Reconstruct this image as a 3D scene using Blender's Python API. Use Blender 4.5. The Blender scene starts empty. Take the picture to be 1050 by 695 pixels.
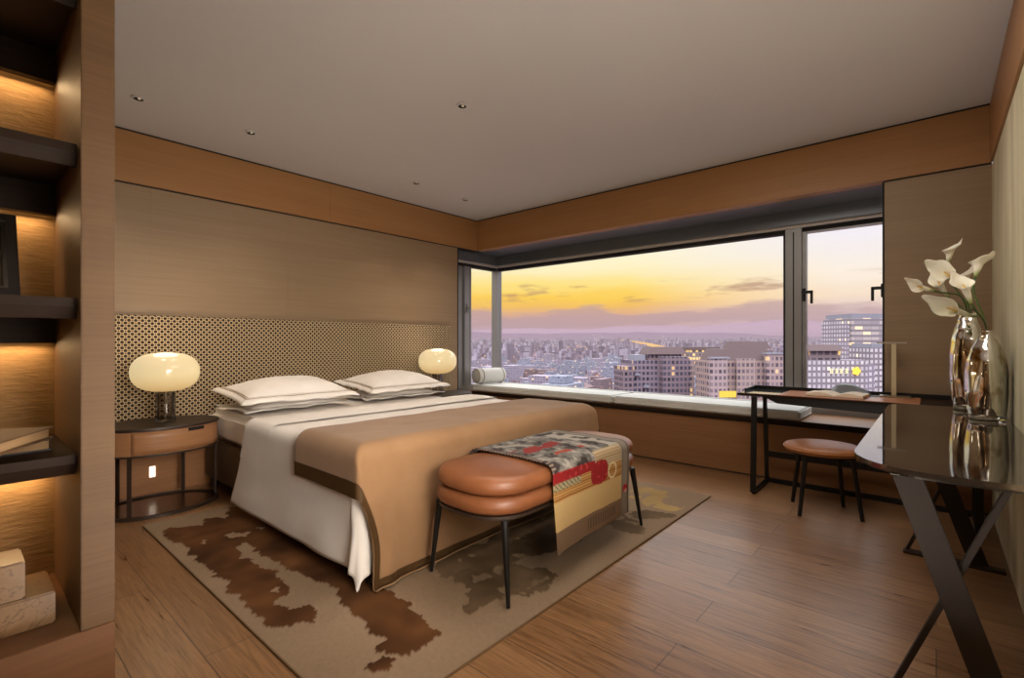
import bpy, bmesh, math, random
from mathutils import Vector, Matrix, noise
from math import pi, sin, cos, sqrt
random.seed(7)
SC = bpy.context.scene
COL = SC.collection

# ------------------------------------------------------------------ helpers
def lin(c):
    c = c / 255.0
    return c / 12.92 if c <= 0.04045 else ((c + 0.055) / 1.055) ** 2.4
def rgb(r, g, b, a=1.0):
    return (lin(r), lin(g), lin(b), a)
def props(o, label=None, cat=None, group=None, kind=None):
    if label: o['label'] = label
    if cat: o['category'] = cat
    if group: o['group'] = group
    if kind: o['kind'] = kind
    return o
def finish(name, bm, m, smooth=False, loc=(0, 0, 0), parent=None, angle=None):
    bmesh.ops.recalc_face_normals(bm, faces=bm.faces[:]) if bm.faces else None
    me = bpy.data.meshes.new(name)
    if loc != (0, 0, 0):
        bmesh.ops.translate(bm, vec=(-loc[0], -loc[1], -loc[2]), verts=bm.verts[:])
    bm.to_mesh(me); bm.free()
    if m: me.materials.append(m)
    if smooth:
        for p in me.polygons: p.use_smooth = True
        if angle:
            try: me.set_sharp_from_angle(angle=math.radians(angle))
            except Exception: pass
    o = bpy.data.objects.new(name, me); COL.objects.link(o)
    if parent: o.parent = parent
    else: o.location = loc
    return o
class Thing:
    def __init__(s, name, label, cat, loc, group=None, kind=None):
        s.loc = tuple(loc)
        s.e = bpy.data.objects.new(name, None); COL.objects.link(s.e)
        s.e.location = loc; s.e.empty_display_size = .1
        props(s.e, label, cat, group, kind)
    def part(s, name, bm, m, smooth=False, parent=None, label=None, angle=40):
        o = finish(name, bm, m, smooth, s.loc, parent or s.e, angle)
        if label: o['label'] = label
        return o
def solo(name, bm, m, label, cat, loc, smooth=False, group=None, kind=None, angle=40):
    o = finish(name, bm, m, smooth, tuple(loc), None, angle)
    return props(o, label, cat, group, kind)
def struct(name, bm, m, parent=None, smooth=False):
    o = finish(name, bm, m, smooth, (0, 0, 0), parent)
    if not parent: o['kind'] = 'structure'
    return o
def copy_tree(src, parent=None):
    c = src.copy(); COL.objects.link(c)
    if parent: c.parent = parent
    for ch in list(src.children): copy_tree(ch, c)
    return c
def new(): return bmesh.new()
def box(bm, x0, x1, y0, y1, z0, z1, bev=0, seg=2):
    vs = [bm.verts.new((x, y, z)) for z in (z0, z1) for x, y in ((x0, y0), (x1, y0), (x1, y1), (x0, y1))]
    for f in ((3, 2, 1, 0), (4, 5, 6, 7), (0, 1, 5, 4), (1, 2, 6, 5), (2, 3, 7, 6), (3, 0, 4, 7)): bm.faces.new([vs[i] for i in f])
    if bev:
        es = list({e for v in vs for e in v.link_edges})
        bmesh.ops.bevel(bm, geom=es, offset=bev, segments=seg, affect='EDGES', clamp_overlap=True)
    return bm
def B(*a, **k): return box(new(), *a, **k)
def bar(bm, p, q, w, d, side=(0, 0, 1), bev=0):
    """rectangular bar from p to q; w along 'side x axis', d along the other"""
    p, q = Vector(p), Vector(q)
    ax = (q - p).normalized()
    s = Vector(side); s = (s - ax * s.dot(ax)).normalized(); t = ax.cross(s)
    pts = []
    for c in (p, q):
        for i, j in ((-1, -1), (1, -1), (1, 1), (-1, 1)):
            pts.append(bm.verts.new(c + s * (i * w / 2) + t * (j * d / 2)))
    fs = [(0, 1, 2, 3), (7, 6, 5, 4)] + [(i, i + 4, (i + 1) % 4 + 4, (i + 1) % 4) for i in range(4)]
    fl = [bm.faces.new([pts[i] for i in f]) for f in fs]
    if bev:
        es = list({e for v in pts for e in v.link_edges})
        bmesh.ops.bevel(bm, geom=es, offset=bev, segments=2, affect='EDGES', clamp_overlap=True)
    return bm
def ringloft(bm, rings, close_ends=(True, True), closed=True):
    vr = [[bm.verts.new(p) for p in r] for r in rings]
    n = len(vr[0])
    for a, b in zip(vr[:-1], vr[1:]):
        for i in range(n if closed else n - 1):
            bm.faces.new((a[i], a[(i + 1) % n], b[(i + 1) % n], b[i]))
    if close_ends[0]: bm.faces.new(vr[0][::-1])
    if close_ends[1]: bm.faces.new(vr[-1])
    return bm
def lathe(bm, prof, c, n=32, sx=1, sy=1, ends=(True, True)):
    return ringloft(bm, [[Vector((c[0] + r * sx * cos(2 * pi * i / n), c[1] + r * sy * sin(2 * pi * i / n), c[2] + z)) for i in range(n)] for r, z in prof], ends)
def tube(bm, pts, r0, r1=None, n=10):
    pts = [Vector(p) for p in pts]; r1 = r0 if r1 is None else r1
    rings = []
    up = Vector((0.13, 0.2, 1)).normalized()
    for k, p in enumerate(pts):
        t = (pts[min(k + 1, len(pts) - 1)] - pts[max(k - 1, 0)]).normalized()
        s = t.cross(up)
        if s.length < 1e-3: s = t.cross(Vector((1, 0, 0)))
        s.normalize(); w = t.cross(s)
        r = r0 + (r1 - r0) * k / (len(pts) - 1)
        rings.append([p + s * (r * cos(2 * pi * i / n)) + w * (r * sin(2 * pi * i / n)) for i in range(n)])
    return ringloft(bm, rings)
def bez(p0, p1, p2, p3, n=14):
    p0, p1, p2, p3 = map(Vector, (p0, p1, p2, p3))
    return [p0 * (1 - t) ** 3 + p1 * 3 * t * (1 - t) ** 2 + p2 * 3 * t * t * (1 - t) + p3 * t ** 3 for t in [i / n for i in range(n + 1)]]
def rrect(cx, cy, hx, hy, r, n=10, p=2.0):
    out = []
    for k, (sx, sy) in enumerate(((1, 1), (-1, 1), (-1, -1), (1, -1))):
        for i in range(n + 1):
            a = k * pi / 2 + i / n * pi / 2
            out.append((cx + sx * (hx - r) + r * cos(a), cy + sy * (hy - r) + r * sin(a)))
    return out
def slab(bm, outline, z0, z1):
    a = [bm.verts.new((x, y, z0)) for x, y in outline]; b = [bm.verts.new((x, y, z1)) for x, y in outline]
    n = len(a)
    for i in range(n): bm.faces.new((a[i], a[(i + 1) % n], b[(i + 1) % n], b[i]))
    bm.faces.new(a[::-1]); bm.faces.new(b)
    return bm
def cushion(bm, cx, cy, hx, hy, rad, z0, z1, er, crown=0.0, n=10):
    """upholstered pad: rounded-rect plan with fully rounded rim"""
    rings = []
    def ring(ins, z): return [Vector((x, y, z)) for x, y in rrect(cx, cy, hx - ins, hy - ins, max(.01, rad - ins), n)]
    h = z1 - z0
    m = 8
    for i in range(m + 1):
        a = -pi / 2 + pi * i / m
        rings.append(ring(er * (1 - cos(a)), (z0 + z1) / 2 + h / 2 * sin(a)))
    k = 6
    for i in range(1, k + 1):
        f = i / k
        rings.append(ring(er + (hy - er - .03) * f, z1 + crown * (1 - (1 - f) ** 2)))
    return ringloft(bm, rings)
def grid(bm, fn, nu, nv, closed=False):
    vs = [[bm.verts.new(fn(i / nu, j / nv)) for j in range(nv + 1)] for i in range(nu + 1)]
    for i in range(nu):
        for j in range(nv):
            bm.faces.new((vs[i][j], vs[i + 1][j], vs[i + 1][j + 1], vs[i][j + 1]))
    return bm
def sm(a, b, x):
    t = min(1, max(0, (x - a) / (b - a))); return t * t * (3 - 2 * t)

# ------------------------------------------------------------------ materials
def mat(name, col=(.5, .5, .5, 1), rough=.5, metal=0, spec=.5, coat=0, sheen=0, em=None, es=0):
    m = bpy.data.materials.new(name); m.use_nodes = True
    b = m.node_tree.nodes['Principled BSDF']
    b.inputs['Base Color'].default_value = col
    b.inputs['Roughness'].default_value = rough
    b.inputs['Metallic'].default_value = metal
    b.inputs['Specular IOR Level'].default_value = spec
    b.inputs['Coat Weight'].default_value = coat
    b.inputs['Sheen Weight'].default_value = sheen
    if em: b.inputs['Emission Color'].default_value = em; b.inputs['Emission Strength'].default_value = es
    return m
class NT:
    def __init__(s, m): s.t = m.node_tree; s.b = s.t.nodes.get('Principled BSDF')
    def n(s, typ, **k):
        x = s.t.nodes.new(typ)
        for a, v in k.items():
            if a.startswith('i_'): x.inputs[a[2:].replace('_', ' ')].default_value = v
            else: setattr(x, a, v)
        return x
    def l(s, a, b): s.t.links.new(a, b)
    def coord(s, scale=(1, 1, 1), rot=(0, 0, 0), out='Object'):
        tc = s.n('ShaderNodeTexCoord'); mp = s.n('ShaderNodeMapping')
        mp.inputs['Scale'].default_value = scale; mp.inputs['Rotation'].default_value = rot
        s.l(tc.outputs[out], mp.inputs['Vector']); return mp.outputs['Vector']
    def noise(s, vec, scale=1, detail=4, rough=.55, dist=0):
        x = s.n('ShaderNodeTexNoise'); x.inputs['Scale'].default_value = scale; x.inputs['Detail'].default_value = detail
        x.inputs['Roughness'].default_value = rough; x.inputs['Distortion'].default_value = dist
        s.l(vec, x.inputs['Vector']); return x.outputs['Fac']
    def ramp(s, fac, stops, interp='LINEAR'):
        r = s.n('ShaderNodeValToRGB'); cr = r.color_ramp; cr.interpolation = interp
        while len(cr.elements) < len(stops): cr.elements.new(.5)
        for e, (p, c) in zip(cr.elements, stops): e.position = p; e.color = c
        s.l(fac, r.inputs['Fac']); return r.outputs['Color']
    def mix(s, fac, a, b, mode='MIX'):
        x = s.n('ShaderNodeMix'); x.data_type = 'RGBA'; x.blend_type = mode
        for sock, v in ((x.inputs['Factor'], fac), (x.inputs['A'] if False else x.inputs[6], a), (x.inputs[7], b)):
            if hasattr(v, 'links') or hasattr(v, 'is_output'): s.l(v, sock)
            else: sock.default_value = v
        return x.outputs[2]
    def math(s, op, a, b=None, c=None):
        x = s.n('ShaderNodeMath'); x.operation = op
        for i, v in enumerate((a, b, c)):
            if v is None: continue
            if hasattr(v, 'is_output'): s.l(v, x.inputs[i])
            else: x.inputs[i].default_value = v
        return x.outputs[0]
    def bump(s, h, strength=.2, dist=.005):
        x = s.n('ShaderNodeBump'); x.inputs['Strength'].default_value = strength; x.inputs['Distance'].default_value = dist
        s.l(h, x.inputs['Height']); s.l(x.outputs['Normal'], s.b.inputs['Normal'])
def veneer(name, c1, c2, rough=.45, scale=(.9, .9, 55), bump=.04, spec=.35):
    m = mat(name, c1, rough, spec=spec); t = NT(m)
    f = t.noise(t.coord(scale), 1.6, 5, .6, .3)
    g = t.noise(t.coord((.35, .35, 6)), 1.5, 3)
    s = t.math('MULTIPLY_ADD', g, .5, t.math('MULTIPLY', f, .55))
    t.l(t.ramp(s, [(.32, c2), (.68, c1)]), t.b.inputs['Base Color'])
    t.bump(f, bump, .004)
    return m
def cloth(name, c1, c2, rough=.9, scale=500, bump=.08, sheen=.0, vary=3):
    m = mat(name, c1, rough, spec=.2, sheen=sheen); t = NT(m)
    f = t.noise(t.coord(), scale, 2)
    g = t.noise(t.coord(), vary, 4)
    t.l(t.ramp(t.math('MULTIPLY_ADD', g, .7, t.math('MULTIPLY', f, .3)), [(.3, c2), (.7, c1)]), t.b.inputs['Base Color'])
    t.bump(f, bump, .002)
    return m
def leather(name, c1, c2, rough=.38):
    m = mat(name, c1, rough, spec=.5); t = NT(m)
    g = t.noise(t.coord(), 5, 4); f = t.noise(t.coord(), 160, 3)
    t.l(t.ramp(g, [(.3, c2), (.7, c1)]), t.b.inputs['Base Color']); t.bump(f, .12, .002)
    return m
def emit(name, col, strength):
    m = bpy.data.materials.new(name); m.use_nodes = True
    t = m.node_tree; t.nodes.clear()
    e = t.nodes.new('ShaderNodeEmission'); o = t.nodes.new('ShaderNodeOutputMaterial')
    e.inputs[0].default_value = col; e.inputs[1].default_value = strength
    t.links.new(e.outputs[0], o.inputs[0]); return m
def vcol(name, rough=.9, spec=.2, bump=0):
    m = mat(name, (.5, .5, .5, 1), rough, spec=spec); t = NT(m)
    a = t.n('ShaderNodeAttribute'); a.attribute_name = 'pattern'
    f = t.noise(t.coord(), 260, 2)
    t.l(t.mix(t.math('MULTIPLY', f, .35), a.outputs['Color'], (0.02, .015, .01, 1)), t.b.inputs['Base Color'])
    if bump: t.bump(t.noise(t.coord(), 350, 3), bump, .004)
    return m
M = {}
M['wall'] = veneer('wall veneer', rgb(148, 124, 96), rgb(134, 110, 83))
M['band'] = veneer('band veneer', rgb(164, 120, 76), rgb(150, 107, 65), .4)
M['bench'] = veneer('window seat veneer', rgb(152, 108, 70), rgb(130, 90, 56), .45)
M['shelfwood'] = veneer('bookcase veneer', rgb(102, 74, 45), rgb(84, 59, 35), .55, (1.2, 1.2, 90), .12)
M['nightwood'] = veneer('nightstand veneer', rgb(172, 124, 86), rgb(144, 100, 66), .35, (3, 3, 40))
M['ceiling'] = mat('matt ceiling paint', rgb(186, 178, 170), .9, spec=.1)
t = NT(M['ceiling']); t.l(t.ramp(t.noise(t.coord(), .6, 3), [(.3, rgb(196, 191, 188)), (.7, rgb(201, 196, 193))]), t.b.inputs['Base Color'])
M['gap'] = mat('dark shadow gap', rgb(22, 18, 15), .8)
m = M['rightwall'] = mat('pale wallcovering', rgb(176, 168, 132), .5, spec=.4); t = NT(m)
f = t.noise(t.coord((3, 3, .35)), 2.2, 3); g = t.noise(t.coord((14, 14, 14)), 20, 3)
t.l(t.ramp(f, [(.3, rgb(186, 178, 144)), (.7, rgb(228, 220, 190))]), t.b.inputs['Base Color']); t.bump(g, .15, .003)  # vertical streaks: wallpaper texture, with faint light reflections put into the colour
m = M['plaster'] = mat('ribbed niche plaster', rgb(165, 132, 90), .8, spec=.2); t = NT(m)
f = t.noise(t.coord((8, 8, 55)), 2.0, 4, .6, .6)
t.l(t.ramp(f, [(.3, rgb(138, 108, 72)), (.7, rgb(160, 128, 88))]), t.b.inputs['Base Color']); t.bump(f, .35, .008)
M['basewood'] = veneer('bookcase base veneer', rgb(112, 74, 44), rgb(92, 58, 32), .5)
M['darkwood'] = veneer('dark stained wood', rgb(46, 30, 20), rgb(29, 19, 12), .55, (2, 2, 50), spec=.15)
M['darkmetal'] = mat('dark bronze metal', rgb(58, 44, 35), .42, .25)
M['blackmetal'] = mat('black powder-coated metal', rgb(26, 23, 22), .42, .3)
M['alu'] = mat('grey window aluminium', rgb(150, 148, 146), .4, .5)
M['alulight'] = mat('pale window track', rgb(200, 190, 178), .45, .2)
M['soffit'] = mat('dark grey soffit panel', rgb(104, 107, 110), .32, .4)
M['steel'] = mat('brushed nickel', rgb(178, 170, 156), .3, 1)
M['brass'] = mat('warm nickel', rgb(196, 180, 146), .5, .5)
M['chrome'] = mat('silvered glass', rgb(228, 220, 200), .05, 1)
t = NT(M['chrome']); t.l(t.ramp(t.noise(t.coord((1, 1, .35)), 11, 3, .6, .6), [(.33, rgb(150, 128, 84)), (.45, rgb(225, 222, 212)), (.7, rgb(240, 240, 238))]), t.b.inputs['Base Color'])
M['tableglass'] = mat('smoked black glass', rgb(104, 92, 82), .04, .9)
M['tableedge'] = mat('polished dark edge', rgb(60, 54, 48), .15, .8)
M['white'] = cloth('white bed linen', rgb(240, 234, 228), rgb(228, 220, 212), .85, 700, .05)
M['sheet'] = cloth('white fitted sheet', rgb(238, 231, 223), rgb(226, 217, 207), .85, 700, .05)
M['stitch'] = cloth('taupe embroidery', rgb(165, 145, 122), rgb(148, 128, 106))
M['throw'] = cloth('camel wool throw', rgb(154, 118, 84), rgb(134, 100, 68), .7, 420, .1, .15)
M['satin'] = cloth('brown satin binding', rgb(84, 60, 34), rgb(66, 46, 26), .5, 300, .05)
M['tan'] = leather('tan leather', rgb(142, 88, 55), rgb(118, 69, 40))
M['tanstool'] = leather('honey tan leather', rgb(178, 118, 70), rgb(150, 94, 52), .35)
M['deskpad'] = leather('tan desk leather', rgb(190, 126, 84), rgb(170, 106, 66), .3)
M['cush'] = cloth('pale grey seat fabric', rgb(222, 222, 218), rgb(210, 209, 203), .9, 600, .1)
M['bolster'] = cloth('light grey bolster fabric', rgb(212, 211, 206), rgb(198, 196, 190), .9, 600, .1)
M['piping'] = cloth('taupe piping', rgb(150, 136, 118), rgb(130, 116, 98))
M['rug'] = vcol('wool rug pile', .95, .1, .5)
M['rugedge'] = cloth('brown rug binding', rgb(122, 96, 70), rgb(104, 80, 56))
M['blanket'] = vcol('printed throw blanket', .8, .25, .08)
M['paper'] = mat('book paper', rgb(170, 136, 98), .8)
t = NT(M['paper']); t.l(t.ramp(t.noise(t.coord((1, 1, 300)), 3, 2), [(.35, rgb(140, 108, 74)), (.65, rgb(178, 144, 104))]), t.b.inputs['Base Color'])
M['page'] = mat('open book page', rgb(226, 208, 184), .7)
M['leaf'] = mat('glossy grey magazine cover', rgb(120, 122, 124), .3)
M['bookdark'] = mat('dark book cloth', rgb(40, 30, 24), .55)
M['photo'] = mat('dim photograph print', rgb(70, 58, 46), .2)
m = M['marble'] = mat('veined cream marble', rgb(205, 180, 145), .3); t = NT(m)
f = t.noise(t.coord(), 6, 6, .65, 1.6)
t.l(t.ramp(f, [(.36, rgb(128, 96, 64)), (.50, rgb(138, 106, 74)), (.515, rgb(88, 60, 38)), (.53, rgb(138, 106, 74)), (.75, rgb(118, 86, 56))]), t.b.inputs['Base Color'])
# lamp globe glass: opal, glowing
m = M['globe'] = mat('opal glass shade', rgb(246, 226, 178), .12, coat=.15)
t = NT(m); lw = t.n('ShaderNodeTexCoord'); sep = t.n('ShaderNodeSeparateXYZ'); t.l(lw.outputs['Generated'], sep.inputs[0])
t.l(t.ramp(sep.outputs[2], [(0, rgb(228, 184, 118)), (.45, rgb(246, 220, 165)), (1, rgb(242, 222, 178))]), t.b.inputs['Emission Color'])
t.b.inputs['Emission Strength'].default_value = .72; t.b.inputs['Base Color'].default_value = rgb(150, 130, 95)
def seeglass(name, tint, k=.8, ior=1.5):
    m = bpy.data.materials.new(name); m.use_nodes = True; t = m.node_tree; t.nodes.clear()
    tr = t.nodes.new('ShaderNodeBsdfTransparent'); gl = t.nodes.new('ShaderNodeBsdfGlossy'); fr = t.nodes.new('ShaderNodeFresnel')
    mx = t.nodes.new('ShaderNodeMixShader'); mm = t.nodes.new('ShaderNodeMath'); mm.operation = 'MULTIPLY'; mm.inputs[1].default_value = k
    ou = t.nodes.new('ShaderNodeOutputMaterial'); fr.inputs[0].default_value = ior; gl.inputs['Roughness'].default_value = .02; tr.inputs[0].default_value = tint
    t.links.new(fr.outputs[0], mm.inputs[0]); t.links.new(mm.outputs[0], mx.inputs[0]); t.links.new(tr.outputs[0], mx.inputs[1]); t.links.new(gl.outputs[0], mx.inputs[2]); t.links.new(mx.outputs[0], ou.inputs[0])
    return m
M['lampglass'] = seeglass('smoky grey lamp glass', (.80, .78, .76, 1))
m = M['clearglass'] = mat('thick clear glass', rgb(230, 226, 210), .02); m.node_tree.nodes['Principled BSDF'].inputs['Transmission Weight'].default_value = .85
M['led'] = emit('warm led strip', rgb(255, 205, 130), 1.6)
M['nightlight'] = emit('white night light', rgb(255, 246, 225), 1.6)
M['bulb'] = emit('downlight lamp', rgb(255, 225, 180), .5)
# window pane: see-through with a weak mirror
m = bpy.data.materials.new('window glass'); m.use_nodes = True; t = m.node_tree; t.nodes.clear()
tr = t.nodes.new('ShaderNodeBsdfTransparent'); gl = t.nodes.new('ShaderNodeBsdfGlossy'); fr = t.nodes.new('ShaderNodeFresnel')
mx = t.nodes.new('ShaderNodeMixShader'); mm = t.nodes.new('ShaderNodeMath'); mm.operation = 'MULTIPLY'; mm.inputs[1].default_value = .08
ou = t.nodes.new('ShaderNodeOutputMaterial'); fr.inputs[0].default_value = 1.35; gl.inputs['Roughness'].default_value = .02
tr.inputs[0].default_value = (.97, .975, .98, 1)
t.links.new(fr.outputs[0], mm.inputs[0]); t.links.new(mm.outputs[0], mx.inputs[0]); t.links.new(tr.outputs[0], mx.inputs[1]); t.links.new(gl.outputs[0], mx.inputs[2]); t.links.new(mx.outputs[0], ou.inputs[0])
M['pane'] = m
# calla lilies
m = M['spathe'] = mat('cream lily petal', rgb(240, 232, 208), .5); b = m.node_tree.nodes['Principled BSDF']
b.inputs['Subsurface Weight'].default_value = .15; b.inputs['Subsurface Radius'].default_value = (.02, .015, .008)
t = NT(m); a = t.n('ShaderNodeAttribute'); a.attribute_name = 'pattern'; t.l(a.outputs['Color'], t.b.inputs['Base Color'])
M['spadix'] = mat('yellow spadix', rgb(225, 180, 70), .7)
M['stem'] = mat('green stem', rgb(70, 96, 40), .4)
t = NT(M['stem']); t.l(t.ramp(t.noise(t.coord((20, 20, 3)), 4, 2), [(.3, rgb(52, 78, 30)), (.7, rgb(92, 118, 54))]), t.b.inputs['Base Color'])
# oak floor
m = M['floor'] = mat('oak plank floor', rgb(160, 112, 70), .32, spec=.5); t = NT(m)
br = t.n('ShaderNodeTexBrick'); br.offset = .37; br.offset_frequency = 2
for k, v in (('Scale', 1), ('Mortar Size', .0018), ('Mortar Smooth', .1), ('Bias', 0), ('Brick Width', 2.1), ('Row Height', .21)): br.inputs[k].default_value = v
br.inputs['Color1'].default_value = (0, 0, 0, 1); br.inputs['Color2'].default_value = (1, 1, 1, 1); br.inputs['Mortar'].default_value = (.5, .5, .5, 1)
t.l(t.coord(rot=(0, 0, pi / 2)), br.inputs['Vector'])
grain = t.noise(t.coord((26, 1.6, 1)), 1.6, 6, .65, 1.2)
fine = t.noise(t.coord((120, 4, 1)), 1.5, 4)
tone = t.ramp(br.outputs['Color'], [(0, rgb(140, 102, 68)), (.5, rgb(152, 113, 77)), (1, rgb(164, 124, 86))])
g2 = t.ramp(grain, [(.38, (.50, .45, .40, 1)), (.56, (1, 1, 1, 1))])
g3 = t.ramp(fine, [(.35, (.68, .64, .6, 1)), (.62, (1.0, 1, 1, 1))])
c = t.mix(.75, tone, g2, 'MULTIPLY'); c = t.mix(.6, c, g3, 'MULTIPLY')
t.l(t.mix(br.outputs['Fac'], c, rgb(60, 40, 26)), t.b.inputs['Base Color'])
t.l(t.math('MULTIPLY_ADD', grain, .22, .2), t.b.inputs['Roughness'])
t.bump(t.math('SUBTRACT', t.math('ADD', t.math('MULTIPLY', grain, .5), t.math('MULTIPLY', fine, .5)), br.outputs['Fac']), .35, .004)
# woven lattice headboard
def lattice(name, p, dark, mid, light):
    m = mat(name, light, .75, spec=.2); t = NT(m)
    tc = t.n('ShaderNodeTexCoord'); sp = t.n('ShaderNodeSeparateXYZ'); t.l(tc.outputs['Object'], sp.inputs[0])
    u = t.math('DIVIDE', t.math('ADD', sp.outputs[0], sp.outputs[1]), p); v = t.math('DIVIDE', sp.outputs[2], p)
    def cell(o):
        a = t.math('SUBTRACT', t.math('FRACT', t.math('ADD', u, o)), .5); b2 = t.math('SUBTRACT', t.math('FRACT', t.math('ADD', v, o)), .5)
        return t.math('SQRT', t.math('ADD', t.math('MULTIPLY', a, a), t.math('MULTIPLY', b2, b2)))
    d = t.math('MINIMUM', cell(0), cell(.5))
    t.l(t.ramp(d, [(.0, mid), (.1, dark), (.25, dark), (.29, light), (.37, light), (.42, mid), (.5, dark)]), t.b.inputs['Base Color'])
    t.bump(t.ramp(d, [(.2, (0, 0, 0, 1)), (.33, (1, 1, 1, 1)), (.46, (.2, .2, .2, 1))]), .5, .006)
    return m
M['lattice'] = lattice('woven lattice fabric', .042, rgb(46, 35, 27), rgb(84, 66, 48), rgb(196, 172, 136))
M['lattice2'] = lattice('woven lattice bed fabric', .024, rgb(48, 36, 26), rgb(66, 50, 36), rgb(150, 122, 90))

# ------------------------------------------------------------------ room dimensions
XW, YH, YR, H = 4.70, 4.72, -0.29, 2.83     # window-side wall plane, headboard wall, right wall, ceiling
XB = -1.9                                     # wall behind the viewer
XG, YG = 5.33, 4.94                           # glass planes of the bay
ZB = 2.432                                    # bottom of the wood band
struct('floor', B(XB, XW + .02, YR - .1, YH + .1, -.1, 0), M['floor'])
struct('ceiling', B(XB, XG + .2, YR - .1, YG + .2, H + .012, H + .14), M['ceiling'])
# left (headboard) wall in four veneer panels, with hairline joints
w = new()
xs = [XB, 1.044, 2.129, 3.232, 4.34]
for a, b in zip(xs[:-1], xs[1:]): box(w, a + .0004, b - .0004, YH, YH + .1, 0, ZB - .012)
struct('wall_left', w, M['wall'])
struct('trim_1', B(4.341, 4.352, YH - .004, YG - .01, .0, ZB - .012), M['gap'])
for i, (a, b) in enumerate(((XB, 2.56), (2.562, 4.70))):
    struct('trim_%d' % (2 + i), B(a, b, YH - .012, YH + .1, ZB, H - .004), M['band'])
struct('trim_4', B(XB, XW, YH + .004, YH + .1, ZB - .013, ZB), M['gap'])
struct('trim_5', B(XB, XW, YH - .006, YH + .1, H - .004, H + .011), M['gap'])
# window-side wall
for i, (a, b) in enumerate(((2.20, YH - .013), (YR, 2.198))):
    struct('trim_%d' % (6 + i), B(XW - .012, XW + .1, a, b, ZB, H - .004), M['band'])
struct('trim_8', B(XW - .006, XW + .1, YR, YH - .013, H - .004, H + .011), M['gap'])
struct('wall_window', B(XW, XG + .1, YR - .1, .30, 0, ZB - .012), M['wall'])
struct('trim_9', B(XW - .003, XG, .30, .312, .54, ZB - .012), M['gap'])
struct('trim_10', B(XW + .004, XW + .1, YR, .3, ZB - .013, ZB), M['gap'])
# right wall + back walls
struct('wall_right', B(XB, XW, YR - .1, YR, 0, ZB - .012), M['rightwall'])
struct('trim_11', B(XB, XW - .012, YR - .1, YR + .012, ZB, H - .004), M['band'])
struct('trim_12', B(XB, XW - .003, YR - .1, YR - .004, ZB - .013, ZB), M['gap'])
struct('wall_back', B(XB - .1, XB, YR - .1, YG, 0, H), M['wall'])
# bay: soffit, fascia, outer spandrels
struct('trim_13', B(XW + .1, XG + .12, .30, YG + .12, ZB - .002, ZB + .09), M['soffit'])
struct('trim_14', B(4.34, XW + .1, YH + .1, YG + .12, ZB - .002, ZB + .09), M['soffit'])
struct('trim_15', B(XG - .13, XG - .085, .312, YG - .085, 2.30, ZB - .003), M['soffit'])
struct('trim_16', B(4.353, XG - .131, YG - .13, YG - .085, 2.30, ZB - .003), M['soffit'])
struct('wall_outer', B(XW + .1, XG + .1, .30, YG + .1, -.1, .49), M['bench'])
struct('wall_far', B(4.34, XW + .1, YH + .1, YG + .1, -.1, .52), M['bench'])
# ------------------------------------------------------------------ window
win = struct('window_1', B(XG - .03, XG + .05, .312, YG - .03, .52, .60), M['alu'])
def wpart(name, bm, m, parent=win, label=None):
    o = struct(name, bm, m, parent)
    if label: o['label'] = label
    return o
wpart('head_frame', B(XG - .05, XG + .05, .312, YG - .03, 2.238, 2.275), M['gap'])
wpart('head_track', B(XG - .08, XG + .05, .312, YG - .03, 2.275, 2.32), M['alulight'], label='pale track above the glass')
wpart('corner_post', B(XG - .055, XG + .05, YG - .055, YG + .05, .52, 2.32), M['alu'])
mull = new(); box(mull, XG - .07, XG + .04, .958, 1.095, .60, 2.275, .004)
wpart('mullion', mull, M['alu'])
g = new(); box(g, XG - .055, XG - .045, 1.095, 1.115, .60, 2.238); box(g, XG - .072, XG - .045, 1.02, 1.03, .60, 2.238)
wpart('gasket', g, M['gap'])
sash = new()
for a, b, c, d in ((.925, .957, .60, 2.237), (.312, .33, .60, 2.237), (.33, .925, .60, .655), (.33, .925, 2.225, 2.237)): box(sash, XG - .04, XG + .03, a, b, c, d)
wpart('sash_frame', sash, M['alu'])
wpart('window_pane', B(XG - .004, XG + .004, 1.095, YG - .055, .60, 2.238), M['pane'])
wpart('window_pane', B(XG - .004, XG + .004, .33, .925, .655, 2.225), M['pane'])
for y, s in ((.940, -1), (.345, 1)):
    h = new(); box(h, XG - .065, XG - .04, y - .016, y + .016, 1.58, 1.70, .004)
    box(h, XG - .10, XG - .065, y - .011, y + .011, 1.645, 1.672, .003)
    box(h, XG - .115, XG - .098, y - .011 + min(0, s * .07), y + .011 + max(0, s * .07), 1.645, 1.672, .003)
    box(h, XG - .115, XG - .098, y + s * .07 - .011, y + s * .07 + .011, 1.55, 1.672, .003)
    wpart('window_handle', h, M['blackmetal'], label='dark lever window handle')
# side return of the corner window
win2 = struct('window_2', B(4.353, XG - .06, YG - .03, YG + .05, .52, .60), M['alu'])
wpart('head_frame', B(4.353, XG - .06, YG - .05, YG + .05, 2.238, 2.275), M['gap'], win2)
wpart('head_track', B(4.353, XG - .06, YG - .08, YG + .05, 2.275, 2.32), M['alulight'], win2)
f = new(); box(f, 4.62, 4.72, YG - .06, YG + .03, .60, 2.237, .004); box(f, 4.36, 4.60, YG - .03, YG + .03, .6, 2.237); box(f, 4.735, 4.765, YG - .045, YG + .03, .6, 2.237, .003)
wpart('side_frame', f, M['alu'], win2)
wpart('gasket', B(4.722, 4.734, YG - .05, YG - .02, .6, 2.237), M['gap'], win2)
wpart('window_pane', B(4.766, XG - .056, YG - .004, YG + .004, .60, 2.238), M['pane'], win2)
hn = new(); box(hn, 4.655, 4.685, YG - .075, YG - .06, 1.60, 1.72, .004); box(hn, 4.66, 4.68, YG - .11, YG - .075, 1.65, 1.675); box(hn, 4.66, 4.68, YG - .12, YG - .105, 1.56, 1.675, .003)
wpart('window_handle', hn, M['alu'], win2)

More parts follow.
